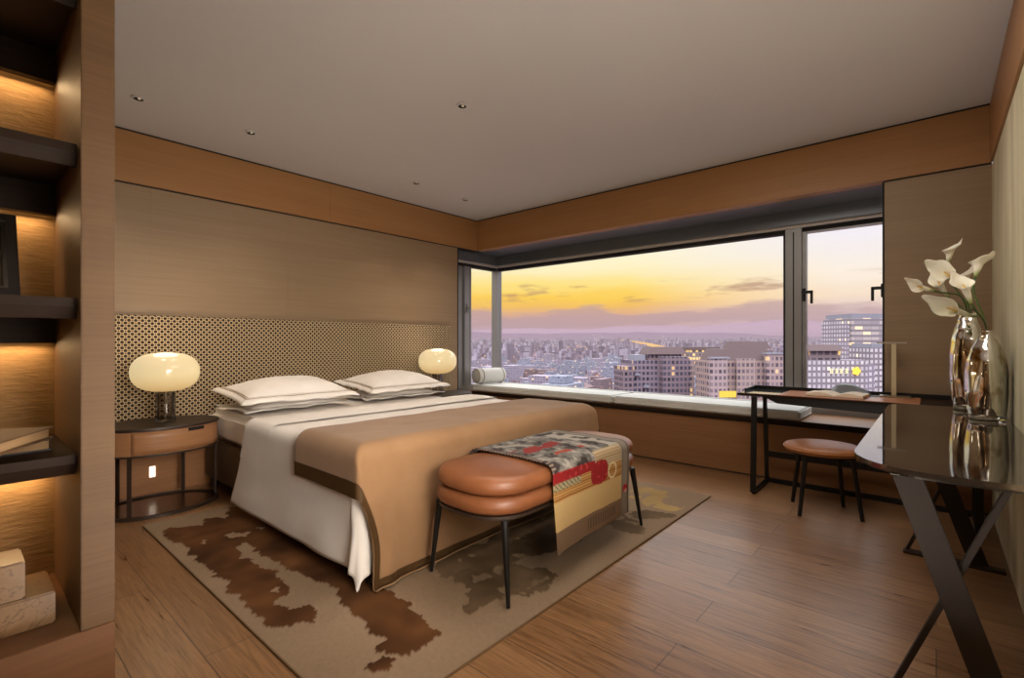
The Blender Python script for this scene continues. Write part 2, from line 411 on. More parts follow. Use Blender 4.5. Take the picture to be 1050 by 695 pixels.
# ------------------------------------------------------------------ window seat (built-in)
T = Thing('window_seat', 'long built-in wooden window seat running under the wide window', 'window seat', (XW, 2.2, 0))
p = new()
for a, b in ((2.201, YH + .09), (YR + .002, 2.199)): box(p, XW - .002, XW + .018, a, b, .012, .475)
T.part('front_panel', p, M['bench'])
T.part('kickplate', B(XW, XW + .015, YR + .002, YH + .09, .0, .012), M['gap'])
T.part('ledge_board', B(XW - .03, XG - .031, .315, YG - .031, .492, .526), M['darkwood'], label='dark ledge board over the panel')
T.part('ledge_board', B(XW - .03, XW - .003, YR + .004, .313, .492, .528, .003), M['darkwood'])
T.part('ledge_top', B(XW - .018, XG - .031, .316, YG - .031, .5262, .5285), M['bench'], label='wood top of the ledge')
T.part('shadow_gap', B(XW + .005, XW + .02, YR + .002, YH + .09, .475, .492), M['gap'])
def seatpad(y0, y1, label):
    cz0, cz1 = .530, .612
    bm = new(); box(bm, XW - .02, XG - .15, y0, y1, cz0, cz1, .022, 4)
    T = Thing('seat_cushion', label, 'cushion', ((XW + XG) / 2, (y0 + y1) / 2, cz0), 'pale grey pads on the window seat')
    pad = T.part('pad', bm, M['cush'], True)
    pts = rrect((XW - .02 + XG - .15) / 2, (y0 + y1) / 2, (XG - .15 - XW + .02) / 2 - .003, (y1 - y0) / 2 - .003, .02, 4)
    for z in (cz0 + .017, cz1 - .014):
        q = new(); tube(q, [(x, y, z) for x, y in pts] + [(pts[0][0], pts[0][1], z)], .0055, n=6)
        T.part('piping', q, M['cush'], True, pad)
seatpad(2.65, 4.80, 'long pale grey window seat cushion under the bolster')
seatpad(.86, 2.638, 'pale grey window seat cushion whose end runs behind the desk')
T = Thing('bolster', 'light grey cylindrical bolster lying in the corner of the window seat', 'bolster', (5.0, 4.70, .614))
by, bz, br_ = 4.70, .614 + .113, .103
def xlathe(prof, y, z, n=32):
    return ringloft(new(), [[Vector((x, y + r * cos(2 * pi * i / n), z + r * sin(2 * pi * i / n))) for i in range(n)] for x, r in prof])
bo = T.part('body', xlathe([(4.695, .02), (4.695, .075), (4.705, .094), (4.725, br_)] + [(4.725 + .44 * k / 6, br_ + .002 * sin(k * 2)) for k in range(1, 6)] + [(5.15, br_), (5.165, .09), (5.17, .02)], by, bz), M['bolster'], True, angle=60)
T.e.rotation_euler.z = -.16
for x in (4.702, 4.77, 5.12):
    q = new(); r_ = .09 if x < 4.72 else br_ + .002
    tube(q, [(x, by + r_ * cos(a * pi / 16), bz + r_ * sin(a * pi / 16)) for a in range(33)], .006, n=6)
    T.part('piping', q, M['piping'], True, bo)

# ------------------------------------------------------------------ downlights
for x, y, lab in ((.825, 4.05, 'small round recessed ceiling downlight above the tan band, nearest the bookcase'),
                  (1.538, 4.05, 'small round recessed ceiling downlight above the left bedside lamp side of the bed'),
                  (2.325, 2.48, 'single recessed ceiling downlight out over the middle of the room'),
                  (3.148, 4.05, 'tiny recessed ceiling downlight near the window end of the headboard wall'),
                  (3.891, 4.10, 'tiny recessed ceiling downlight nearest the corner of the window')):
    T = Thing('recessed_downlight', lab, 'downlight', (x, y, H), 'recessed downlights in the ceiling')
    T.part('trim_ring', lathe(new(), [(.026, .013), (.040, .011), (.042, .003), (.040, -.002), (.030, -.002), (.026, .004)], (x, y, H), 24, ends=(False, False)), M['ceiling'], True)
    T.part('reflector', lathe(new(), [(.029, -.001), (.022, .008)], (x, y, H), 24, ends=(False, True)), M['gap'], True)
    T.part('lamp', lathe(new(), [(.007, .001), (.009, .004), (.009, .007)], (x + .006, y, H), 16), M['bulb'], True)

# ------------------------------------------------------------------ bookcase divider at the left edge
YF, YN = 1.60, 2.075        # front plane, niche back
XC0, XC1, XL = .2104, .277, -1.2
T = Thing('bookcase', 'tall built-in wooden bookcase with dark shelves and lit niches', 'bookcase', (-.2, 1.85, 0))
T.part('side_panel', B(XC0, XC1, YF, YN + .1, .4801, H - .002, .002), M['shelfwood'])
T.part('side_panel', B(XL - .084, XL, YF, YN + .1, .4801, H - .002), M['shelfwood'])
T.part('back_panel', B(XL, XC0, YN, YN + .1, .4801, H - .002), M['plaster'], label='rough ribbed niche back lit from above')
T.part('base_cabinet', B(XL - .084, XC1, YF - .004, YN + .1, .002, .48, .002), M['basewood'])
YB0 = 2.03
def shelf(z, thick=.02):
    bm = new()
    prof = [(1.645, z), (1.645, z - .022), (1.665, z - .052), (1.675, z - .052), (1.68, z - .024), (YB0 - .0, z - .024), (YB0, z - .115), (YB0 + .03, z - .115), (YB0 + .03, z)]
    a = [bm.verts.new((XL + .002, y, zz)) for y, zz in prof]; b = [bm.verts.new((XC0 - .002, y, zz)) for y, zz in prof]
    n = len(a)
    for i in range(n): bm.faces.new((a[i], a[(i + 1) % n], b[(i + 1) % n], b[i]))
    bm.faces.new(a[::-1]); bm.faces.new(b)
    s = T.part('shelf', bm, M['darkwood'])
    T.part('light_strip', B(XL + .02, XC0 - .004, YB0 + .034, YN - .004, z - .108, z - .098), M['led'], parent=s, label='warm glowing strip at the back of the shelf')
    l = bpy.data.lights.new('shelf_light', 'AREA'); l.shape = 'RECTANGLE'; l.size = XC0 - XL - .05; l.size_y = .03
    l.energy = 3.4; l.color = (1, .66, .33)
    lo = bpy.data.objects.new('shelf_light', l); COL.objects.link(lo)
    lo.location = ((XL + XC0) / 2, YB0 + .015, z - .118); lo.rotation_euler = (math.radians(-8), 0, 0)
for z in (2.105, 1.70, 1.31, .913): shelf(z)
# picture frames on the middle shelf, leaning back
def leanframe(x0, x1, yb, yt, z0, h, label, rot):
    T = Thing('picture_frame', label, 'picture frame', ((x0 + x1) / 2, yb, z0))
    up = Vector((0, yt - yb, h)).normalized(); nrm = Vector((0, -up.z, up.y)); L = Vector((0, yt - yb, h)).length
    def P(x, s, d): return Vector((x, yb, z0)) + up * s + nrm * d
    def slabq(bm, xa, xb, sa, sb, d0, d1):
        vs = [bm.verts.new(P(x, s, d)) for d in (d0, d1) for x, s in ((xa, sa), (xb, sa), (xb, sb), (xa, sb))]
        for f in ((3, 2, 1, 0), (4, 5, 6, 7), (0, 1, 5, 4), (1, 2, 6, 5), (2, 3, 7, 6), (3, 0, 4, 7)): bm.faces.new([vs[i] for i in f])
    f = new(); e = .022
    slabq(f, x0, x0 + e, 0, L, 0, .02); slabq(f, x1 - e, x1, 0, L, 0, .02); slabq(f, x0 + e, x1 - e, 0, e, 0, .02); slabq(f, x0 + e, x1 - e, L - e, L, 0, .02)
    T.part('frame', f, M['bookdark'])
    f = new(); i = e; j = .008
    slabq(f, x0 + i, x0 + i + j, i, L - i, .004, .016); slabq(f, x1 - i - j, x1 - i, i, L - i, .004, .016); slabq(f, x0 + i, x1 - i, i, i + j, .004, .015); slabq(f, x0 + i, x1 - i, L - i - j, L - i, .004, .015)
    T.part('bead', f, M['steel'], label='thin silver inner bead')
    f = new(); slabq(f, x0 + e, x1 - e, e, L - e, .001, .006); T.part('picture', f, M['photo'])
leanframe(-.14, .120, 1.845, 1.985, 1.312, .235, 'dark picture frame leaning back on the shelf above the books', 0)
solo('storage_box', B(-.12, .075, 1.75, 1.93, 1.7015, 1.80, .004), M['bookdark'], 'dark box on the upper shelf above the picture frame', 'box', (-.02, 1.84, 1.7015))
# stacked hardbacks on the lower shelf
def hardback(cx, cy, z, w, d, h, ang, label, cover):
    T = Thing('hardback_book', label, 'book', (0, 0, 0), 'hardbacks on the lower shelf')
    T.e.location = (cx, cy, z); T.e.rotation_euler = (0, 0, ang)
    c = new(); box(c, -w, 0, 0, d, 0, .004); box(c, -w, 0, 0, d, h - .004, h); box(c, -w, -w + .005, 0, d, .004, h - .004)
    T.part('cover', c, cover)
    T.part('page_block', B(-w + .006, -.006, .006, d - .006, .0042, h - .0042), M['paper'])
hardback(.175, 1.755, .9145, .24, .19, .030, math.radians(188 - 180), 'dark hardback lying flat on the shelf underneath another book', M['bookdark'])
M['booktan'] = mat('brown book cloth', rgb(98, 72, 48), .6)
hardback(.062, 1.556, .9455, .30, .235, .030, math.radians(-29), 'upper hardback lying askew on a dark book on the shelf', M['booktan'])
solo('marble_block', B(-.13, .175, 1.70, 1.878, .4815, .562, .004), M['marble'], 'long veined marble block lying at the bottom of the bookcase', 'marble block', (.02, 1.79, .4815))
solo('marble_block', B(-.10, .12, 1.703, 1.826, .5635, .656, .004), M['marble'], 'smaller veined marble block stacked on the long marble block', 'marble block', (.01, 1.76, .5635))

# ------------------------------------------------------------------ headboard, bed
T = Thing('headboard', 'wide low headboard panel in beige and brown woven lattice fabric', 'headboard', (2.3, YH - .05, .5))
T.part('upholstered_panel', B(.32, 4.146, YH - .085, YH - .002, .56, 1.405, .006), M['lattice'])
T.part('plinth_panel', B(.32, 4.146, YH - .05, YH - .002, .0, .556), M['nightwood'], label='plain brown wood panel below the fabric')
nl = solo('night_light', B(1.02, 1.06, YH - .058, YH - .0505, .13, .215, .002), M['nightlight'], 'small glowing white night light low on the wall under the nightstand', 'night light', (1.04, YH - .055, .13))

BX0, BX1, BY0, BY1, BZ = 1.40, 3.26, 2.19, 4.60, .645
T = Thing('bed', 'wide double bed with a woven lattice base and white mattress', 'bed', (2.33, 3.4, 0))
T.part('bed_base', B(BX0 - .01, BX1 + .01, BY0 + .05, BY1, .085, .40, .015), M['lattice2'], label='woven lattice fabric bed base')
ma = T.part('mattress', B(BX0 - .005, BX1 + .005, BY0, BY1 - .01, .402, BZ, .05, 5), M['sheet'], True)
for x in (BX0 + .02, BX1 - .02):
    for y in (BY0 + .2, BY1 - .12): T.part('leg', lathe(new(), [(.03, .017), (.035, .0845)], (x, y, 0), 16), M['darkmetal'], True)

def fold(a, r):
    if a <= 0: return 0, 0
    q = pi * r / 2
    if a < q: return r * sin(a / r), r * (1 - cos(a / r))
    return r, r + a - q
def drape(s, t, x0, x1, y0, y1, z, r, k=.28, off=0.0, zmin=.02, wob=None, wrap=0, rnd_=False):
    """cloth over a box: s along x, t along y, arc length past the edges hangs down"""
    sx = -1 if s < x0 else 1; a = max(x0 - s, s - x1, 0); b = max(y0 - t, t - y1, 0); ty = -1 if t < y0 else 1
    oa, da = fold(a, r + off); ob, db = fold(b, r + off)
    x = min(max(s, x0), x1); y = min(max(t, y0), y1)
    m = min(a, b)
    if m > 0:
        d = (da ** 5 + db ** 5) ** .2
        oa += k * m; ob += k * m
        d = (da ** 5 + db ** 5) ** .2
        oa += k * m; ob += k * m
        if wrap and b > a: w_ = sm(.02, .62, b - a) * wrap; oa = oa * (1 - w_) + (-.03 + .06 * a / .3) * w_; ob += .02 * w_ * sin(a * 22)
    else: d = da + db
    x += sx * oa; y += ty * ob
    if wrap and b > 0 and ty < 0:
        w_ = sm(.03, .62, b)
        for sg, xe in ((-1, x0), (1, x1)):
            q_ = (s - xe) * sg          # >0 beyond this edge
            if q_ > -.35:
                f_ = (q_ + .35) / (.35 + wrap)
                x = x * (1 - w_) + (xe + sg * (-.35 + f_ * .36)) * w_
    zz = z + off - d
    if rnd_ and m > 0:
        ph = math.atan2(fold(b, r + off)[1] + .6 * b, fold(a, r + off)[1] + .6 * a) if a + b > 0 else 0
        rho = max(oa, ob) - k * m
        rho = rho + rnd_ * d * d * sin(2 * ph) * (1 + .25 * sin(ph * 6 + 1))
        if wob: rho += wob(s, t, d)[0]
        bx_, by_ = (x0 if sx < 0 else x1), (y0 if ty < 0 else y1)
        x = bx_ + sx * rho * cos(ph); y = by_ + ty * rho * sin(ph)
        return Vector((x, y, max(zmin + .004 * sin(ph * 9), zz)))
    if wob:
        w = wob(s, t, d)
        if a > 0: x += sx * w[0]
        if b > 0: y += ty * w[0]
        if d < .03: zz += w[1]
    if zz < zmin:
        e = zmin - zz
        zz = zmin + .02 * min(1, e * 3)
        if a >= b: x += sx * e * .8
        else: y += ty * e * .8
    return Vector((x, y, zz))
def nz(x, y, z=0): return noise.noise(Vector((x, y, z)))
# duvet
def hangw(s, t, d): return .030 * nz(t * 2.6, s * 2.6, 1) * sm(.05, .45, d) + .018 * sm(.05, .6, d)
def duv(u, v):
    s = 1.33 - .60 + u * (2.0 + 1.2); t = 1.53 + v * (3.46 - 1.53)
    def wob(s, t, d): return (hangw(s, t, d), .005 * nz(s * 4, t * 4, 3) + .002 * nz(s * 9, t * 7, 5))
    P = drape(s, t, 1.345, 3.315, 2.155, 9, BZ + .024, .062, .03, 0, .030, wob, 0, .10)
    d = BZ - P.z
    if d > .03 and (s < 1.33 or s > 3.33): P.y += .42 * max(0, d - .03) * sm(2.7, 3.46, t)
    return P
bm = grid(new(), duv, 150, 120)
o = solo('duvet', bm, M['white'], 'smooth white duvet hanging over the bed sides to the rug', 'duvet', (2.33, 2.9, BZ), True, angle=80)
md = o.modifiers.new('thickness', 'SOLIDIFY'); md.thickness = .012; md.offset = -1
# turned-down top hem of the duvet as a part of it
def turn(u, v):
    s = 1.345 - .30 + u * (1.97 + .6); t = 3.10 + .37 * v
    P = drape(s, t, 1.345, 3.315, 2.155, 9, BZ + .034 + .008 * sin(pi * v) + .003 * nz(s * 5, t * 5), .062, .2, .003, .02)
    d = BZ - P.z
    if d > .03: P.y += .42 * (d - .03) * sm(2.7, 3.46, t)
    return P
bm = grid(new(), turn, 90, 14)
q = finish('turned_down_hem', bm, M['white'], True, (2.33, 2.9, BZ), o, 80)
# throw
TH_L, TH_F = .29, .60
def thr_xyz(s, t):
    def wob(s, t, d): return (hangw(s, t, d) + .006 * nz(s * 6, t * 6, 8) * sm(.05, .4, d) + .006 * sm(.1, .5, d), .005 * nz(s * 4, t * 4, 3) + .003 * nz(s * 6, t * 9, 6))
    zz = BZ + .034
    return drape(s, t, 1.345, 3.315, 2.155, 9, zz, .062, .06, .022, .024, wob, TH_L)
def thr(u, v):
    s = 1.345 - TH_L + u * (1.97 + TH_L * 2); t = 2.155 - .765 + v * (2.70 - 2.155 + .765)
    return thr_xyz(s, t)
bm = grid(new(), thr, 130, 110)
tw = solo('throw_blanket', bm, M['throw'], 'camel wool throw with dark brown binding over the foot of the bed', 'throw', (2.33, 2.3, BZ), True, angle=80)
md = tw.modifiers.new('thickness', 'SOLIDIFY'); md.thickness = .006; md.offset = 0
S0, S1, T0, T1 = 1.345 - TH_L, 3.315 + TH_L, 2.155 - .765, 2.70
def binding(sa, sb, ta, tb, nu, nv):
    def f(u, v):
        s = sa + (sb - sa) * u; t = ta + (tb - ta) * v
        P = thr_xyz(s, t); e = .01
        n = (thr_xyz(s + e, t) - P).cross(thr_xyz(s, t + e) - P)
        if n.length > 1e-9: n.normalize()
        return P + n * .0055
    return grid(new(), f, nu, nv)
W = .075
bb = finish('satin_binding', binding(S0, S0 + W, T0, T1, 6, 110), M['satin'], True, (2.33, 2.3, BZ), tw, 80); bb['label'] = 'dark brown satin edge'
bb = finish('satin_binding', binding(S1 - W, S1, T0, T1, 6, 110), M['satin'], True, (2.33, 2.3, BZ), tw, 80); bb['label'] = 'dark brown satin edge'
bb = finish('satin_binding', binding(S0 + W, S1 - W, T0, T0 + W, 130, 6), M['satin'], True, (2.33, 2.3, BZ), tw, 80); bb['label'] = 'dark brown satin edge'

# pillows
def pillow(label, loc, w, d, h, rx, rz, seed, droop=.03):
    core = new(); fl = .055
    def th(a, b): return (max(0, 1 - abs(a) ** 2.3) ** .62) * (max(0, 1 - abs(b) ** 2.2) ** .62)
    def shape(a, b):   # plan pinch
        px = a * (w / 2 - fl) * (1 - .05 * (1 - b * b)); return px, b * (d / 2 - fl) * (1 - .06 * (1 - a * a))
    N, Mm = 44, 30
    for sgn in (1, -1):
        def f(u, v, sgn=sgn):
            a = -1 + 2 * u; b = -1 + 2 * v
            a = a * (1.5 - .5 * a * a); b = b * (1.5 - .5 * b * b)
            x, y = shape(a, b); k = th(a, b)
            z = h / 2 + sgn * (.004 + (h / 2 - .004) * k * (1 if sgn > 0 else .28))
            z += sgn * k * .012 * (nz(x * 7 + seed, y * 7, seed) + .5 * nz(x * 18, y * 16 + seed, 2)) if sgn > 0 else 0
            return Vector((x, y, z))
        grid(core, f, N, Mm)
    bmesh.ops.remove_doubles(core, verts=core.verts[:], dist=.0005)
    T = Thing('pillow', label, 'pillow', (0, 0, 0), 'white pillows at the head of the bed')
    T.part('case', core, M['white'], True, angle=None)
    def rim(o0, o1, z0, n=28):
        bm = new()
        def pt(k, off):
            side, f = k; a, b = {0: (-1 + 2 * f, -1), 1: (1, -1 + 2 * f), 2: (1 - 2 * f, 1), 3: (-1, 1 - 2 * f)}[side]
            x, y = shape(a, b); e = Vector((a if abs(a) > .999 else a * 1.0, b, 0))
            x += off * max(-1, min(1, a * 1.0)) * (1 if abs(a) > .999 else 1); y += off * b
            zw = z0 + .016 * nz(x * 9 + seed, y * 9, 4) * (off / fl) - droop * (off / fl) * abs(off / fl)
            return Vector((x, y, h / 2 + zw))
        ks = [(sd, i / n) for sd in range(4) for i in range(n)]
        ringloft(bm, [[pt(k, o0 + (o1 - o0) * j / 4) for k in ks] for j in range(5)], (False, False))
        return bm
    fo = T.part('flange', rim(-.012, fl, 0.004), M['white'], True, label='flat oxford edge of the pillowcase')
    md = fo.modifiers.new('t', 'SOLIDIFY'); md.thickness = .005; md.offset = 0
    for a in (-.004, .012): T.part('embroidery_line', rim(a, a + .007, .0105 if a > 0 else .013), M['stitch'], True, fo, label='taupe stitched line')
    T.e.location = loc; T.e.rotation_euler = (rx, 0, rz)
    return T.e
pillow('white pillow lying flat under another at the left side of the bed', (1.84, 4.08, BZ - .036), .90, .58, .15, 0, .03, 1, .004)
pillow('white oxford pillow on top of another at the left side of the bed', (1.82, 4.03, BZ + .052), .94, .62, .215, math.radians(6), .0, 5)
pillow('white pillow lying flat under another at the window side of the bed', (2.86, 4.08, BZ - .036), .90, .58, .15, 0, -.02, 9, .004)
pillow('white oxford pillow on top of another at the window side of the bed', (2.86, 4.04, BZ + .052), .94, .62, .215, math.radians(6), .02, 13)

# ------------------------------------------------------------------ nightstands and lamps
def nightstand(cx, cy, label, mirror=1):
    T = Thing('nightstand', label, 'nightstand', (cx, cy, 0), 'oval nightstands beside the bed')
    ax, ay = .376, .285
    def ell(z, k=1.0, n=64): return [Vector((cx + ax * k * cos(2 * pi * i / n), cy + ay * k * sin(2 * pi * i / n), z)) for i in range(n)]
    T.part('tabletop', ringloft(new(), [ell(.592, .97), ell(.593, 1.005), ell(.606, 1.01), ell(.612, 1.0), ell(.612, .9)]), M['darkmetal'], True, label='dark tabletop')
    body = T.part('drawer_body', ringloft(new(), [ell(.432, .985), ell(.59, .985)]), M['nightwood'], True)
    T.part('rim', ringloft(new(), [ell(.418, .93), ell(.418, .995), ell(.431, .995), ell(.431, .93)], (False, False)), M['darkmetal'], True, label='thin dark lower rim')
    # drawer front: a slightly proud curved panel with a finger recess
    a0, a1 = math.radians(235), math.radians(335)
    def fr(u, v):
        a = a0 + (a1 - a0) * u; return Vector((cx + ax * .993 * cos(a), cy + ay * .993 * sin(a), .436 + .150 * v))
    d = T.part('drawer', grid(new(), fr, 24, 4), M['nightwood'], True)
    md = d.modifiers.new('t', 'SOLIDIFY'); md.thickness = .004; md.offset = 1
    def fp(u, v):
        a = math.radians(286) + math.radians(18) * u; return Vector((cx + ax * 1.009 * cos(a), cy + ay * 1.009 * sin(a), .566 + .022 * v))
    T.part('pull_recess', grid(new(), fp, 8, 2), M['gap'], True, d)
    for deg in (-6, 55, 125, 232):
        a = math.radians(deg); x, y = cx + ax * .95 * cos(a), cy + ay * .95 * sin(a)
        tn = (-ax * sin(a), ay * cos(a), 0)
        T.part('leg', bar(new(), (x, y, .022), (x, y, .42), .026, .010, tn, .002), M['darkmetal'])
    T.part('base_ring', ringloft(new(), [ell(.002, .93), ell(.002, 1.0), ell(.022, 1.0), ell(.022, .93)], (False, False)), M['darkmetal'], True)
    T.part('base_plate', ringloft(new(), [ell(.003, .925), ell(.012, .925)]), M['tableglassbrown'], True)
M['tableglassbrown'] = mat('bronze base plate', rgb(110, 76, 50), .22, .6)
nightstand(.998, 4.275, 'oval wood nightstand on dark legs beside the bookcase')
nightstand(3.69, 4.275, 'oval wood nightstand on the window side of the bed')
def lamp(cx, cy, label):
    z = .6135
    T = Thing('table_lamp', label, 'lamp', (cx, cy, z), 'opal glass lamps on the nightstands')
    T.part('base', lathe(new(), [(.058, 0), (.062, .003), (.062, .217), (.058, .22), (.05, .22), (.05, .012), (.046, .012)], (cx, cy, z), 40), M['lampglass'], True, label='clear smoky glass cylinder base')
    T.part('stem', lathe(new(), [(.006, .013), (.006, .222)], (cx, cy, z), 12), M['steel'], True)
    prof = []
    R, hh = .213, .142
    for i in range(25):
        a = -pi / 2 + pi * i / 24
        c_, s_ = cos(a), sin(a)
        prof.append((max(.004, R * (abs(c_) ** .72)), .222 + hh + hh * (abs(s_) ** .9) * (1 if s_ > 0 else -1)))
    T.part('shade', lathe(new(), prof, (cx, cy, z), 56), M['globe'], True, label='squat glowing opal glass globe', angle=None)
lamp(1.03, 4.26, 'glowing cream globe lamp on the nightstand nearest the bookcase')
lamp(3.605, 4.25, 'glowing cream globe lamp on the nightstand near the window')

# ------------------------------------------------------------------ rug
RX0, RX1, RY0, RY1 = .815, 3.84, 1.315, 3.87
PA = [(0.844, 3.625), (0.915, 3.691), (0.995, 3.626), (1.072, 3.584), (1.123, 3.718), (1.217, 3.611), (1.267, 3.761), (1.333, 3.819), (1.5, 3.5), (1.55, 2.7), (1.5, 2.321), (1.40, 2.205), (1.36, 2.123), (1.368, 2.056), (1.361, 1.987), (1.361, 1.796), (1.327, 1.726), (1.323, 1.648), (1.308, 1.549), (1.284, 1.521), (1.206, 1.524), (1.161, 1.51), (1.098, 1.534), (1.09, 1.591), (1.066, 1.626), (1.097, 1.649), (1.135, 1.657), (1.115, 1.752), (1.143, 1.795), (1.162, 1.853), (1.15, 1.93), (1.165, 1.999), (1.203, 2.143), (1.209, 2.238), (1.181, 2.324), (1.164, 2.514), (1.145, 2.658), (1.141, 2.759), (1.131, 2.873), (1.146, 3.037), (1.129, 3.096), (1.08, 3.039), (1.048, 2.9), (1.068, 2.715), (1.092, 2.597), (1.082, 2.492), (1.069, 2.347), (1.022, 2.278), (0.988, 2.293), (0.952, 2.265), (1.008, 2.178), (1.055, 2.125), (1.053, 2.04), (1.01, 1.987), (0.939, 2.029), (0.909, 2.027), (0.868, 2.1), (0.87, 2.21), (0.878, 2.307), (0.865, 2.435), (0.869, 2.578), (0.906, 2.64), (0.884, 2.72), (0.879, 2.964), (0.871, 3.173), (0.889, 3.371), (0.855, 3.449)]
PB = [(1.007, 1.593), (1.04, 1.586), (1.069, 1.583), (1.08, 1.509), (1.059, 1.503), (1.004, 1.509), (0.989, 1.554)]
PC = [(1.646, 1.967), (1.905, 2.2), (2.215, 2.3), (2.751, 2.2), (3.09, 1.75), (2.95, 1.45), (2.805, 1.38), (2.742, 1.452), (2.802, 1.617), (2.604, 1.611), (2.4, 1.633), (2.209, 1.628), (2.04, 1.734), (1.962, 1.711), (2.038, 1.542), (2.007, 1.45), (1.916, 1.412), (1.89, 1.375), (1.83, 1.421), (1.78, 1.437), (1.702, 1.484), (1.645, 1.529), (1.534, 1.519), (1.456, 1.535), (1.511, 1.623), (1.561, 1.605), (1.58, 1.666), (1.639, 1.685), (1.631, 1.786)]
PD = [(3.577, 1.894), (3.714, 1.8), (3.728, 1.597), (3.601, 1.567), (3.537, 1.421), (3.421, 1.352), (3.316, 1.376), (3.294, 1.597), (3.408, 1.677), (3.398, 1.8)]
PE = [(3.111, 1.612), (3.204, 1.553), (3.271, 1.336), (3.187, 1.344), (3.037, 1.472), (3.009, 1.548)]
HOLES = [[(1.092, 3.298), (1.151, 3.297), (1.216, 3.223), (1.19, 3.169), (1.106, 3.224)], [(1.258, 3.279), (1.315, 3.259), (1.286, 3.203)], [(0.995, 2.407), (1.03, 2.392), (1.018, 2.345), (0.991, 2.377)], [(0.98, 3.306), (0.997, 3.27), (0.976, 3.233)]]
def inside(P, x, y):
    r = False; n = len(P); j = n - 1
    for i in range(n):
        xi, yi = P[i]; xj, yj = P[j]
        if (yi > y) != (yj > y) and x < (xj - xi) * (y - yi) / (yj - yi) + xi: r = not r
        j = i
    return r
def rugcol(x, y):
    wx = x + .028 * nz(x * 14, y * 14, 1) + .014 * nz(x * 40, y * 40, 2); wy = y + .035 * nz(x * 14, y * 9, 7) + .014 * nz(x * 40, y * 40, 5)
    base = Vector((150, 126, 102)) + Vector((8, 8, 8)) * nz(x * 3, y * 3, 11) + Vector((7, 7, 6)) * nz(x * 60, y * 60, 12)
    k = nz(x * 4, y * 4, 20) + .5 * nz(x * 11, y * 11, 21)
    if any(inside(h, wx, wy) for h in HOLES): return base * 1.08
    if inside(PA, wx, wy) or inside(PB, wx, wy): return Vector((92, 58, 32)) + Vector((34, 25, 16)) * k
    if inside(PD, wx, wy): return Vector((172, 142, 92)) + Vector((20, 18, 12)) * k if nz(x * 5, y * 18, 30) > -.14 else base
    if inside(PE, wx, wy): return Vector((108, 88, 66)) + Vector((20, 18, 14)) * k
    if inside(PC, wx, wy):
        q = nz(x * 9, y * 9, 40) + .6 * nz(x * 24, y * 24, 41)
        if q > .42: return Vector((140, 118, 92))
        return Vector((104, 84, 62)) + Vector((32, 28, 24)) * k  # same brown patches, greyer here: window light put into the colour
    # broken spots in the unseen rest, sparse
    if nz(x * 2.2 + 3, y * 2.2, 50) + .35 * nz(x * 12, y * 12, 51) > .56 and y > 2.4: return Vector((100, 70, 42))
    return base
NX, NY = 300, 256
bm = new()
grid(bm, lambda u, v: Vector((RX0 + (RX1 - RX0) * u, RY0 + (RY1 - RY0) * v, .011)), NX, NY)
cols = []
bm.verts.index_update()
for vtx in bm.verts:
    c = rugcol(vtx.co.x, vtx.co.y); brown = c.x < 118
    cols.append(rgb(*[max(5, min(250, q)) for q in c]))
    if brown: vtx.co.z += .0035
rug = Thing('rug', 'large beige rug with eroded brown patches under the bed and bench', 'rug', ((RX0 + RX1) / 2, (RY0 + RY1) / 2, 0))
o = rug.part('pile', bm, M['rug'], True, angle=None)
at = o.data.color_attributes.new('pattern', 'FLOAT_COLOR', 'POINT')
for i, c in enumerate(cols): at.data[i].color = c
e = new()
slab(e, [(RX0 - .004, RY0 - .004), (RX1 + .004, RY0 - .004), (RX1 + .004, RY1 + .004), (RX0 - .004, RY1 + .004)], .001, .0095)
rug.part('binding', e, M['rugedge'], label='dark bound edge')

# ------------------------------------------------------------------ upholstered bench at the foot of the bed
OX0, OX1, OY0, OY1 = 1.56, 2.985, 1.435, 1.985
ocx, ocy, ohx, ohy = (OX0 + OX1) / 2, (OY0 + OY1) / 2, (OX1 - OX0) / 2, (OY1 - OY0) / 2
T = Thing('upholstered_bench', 'tan leather two-layer bench on slim dark legs at the bed foot', 'bench', (ocx, ocy, .016))
OZ0, OZ1, OZ2 = .400, .478, .575
fr_ = slab(new(), rrect(ocx, ocy, ohx - .012, ohy - .012, .21, 12), OZ0 - .016, OZ0 - .001)
T.part('frame', fr_, M['darkmetal'])
T.part('seat', cushion(new(), ocx, ocy, ohx, ohy, .22, OZ0, OZ1 + .004, .035, 0), M['tan'], True, label='lower tan leather layer', angle=None)
T.part('top_cushion', cushion(new(), ocx, ocy, ohx - .004, ohy - .004, .22, OZ1 + .006, OZ2, .045, .014), M['tan'], True, label='upper plump leather layer', angle=None)
for sx, sy in ((-1, -1), (-1, 1), (1, -1), (1, 1)):
    top = (ocx + sx * (ohx - .095), ocy + sy * (ohy - .05), OZ0 - .016); bot = (ocx + sx * (ohx - .065), ocy + sy * (ohy - .02 + (.02 if sy < 0 else 0)), .016)
    T.part('leg', tube(new(), [bot, top], .0095, .018, 12), M['blackmetal'], True)
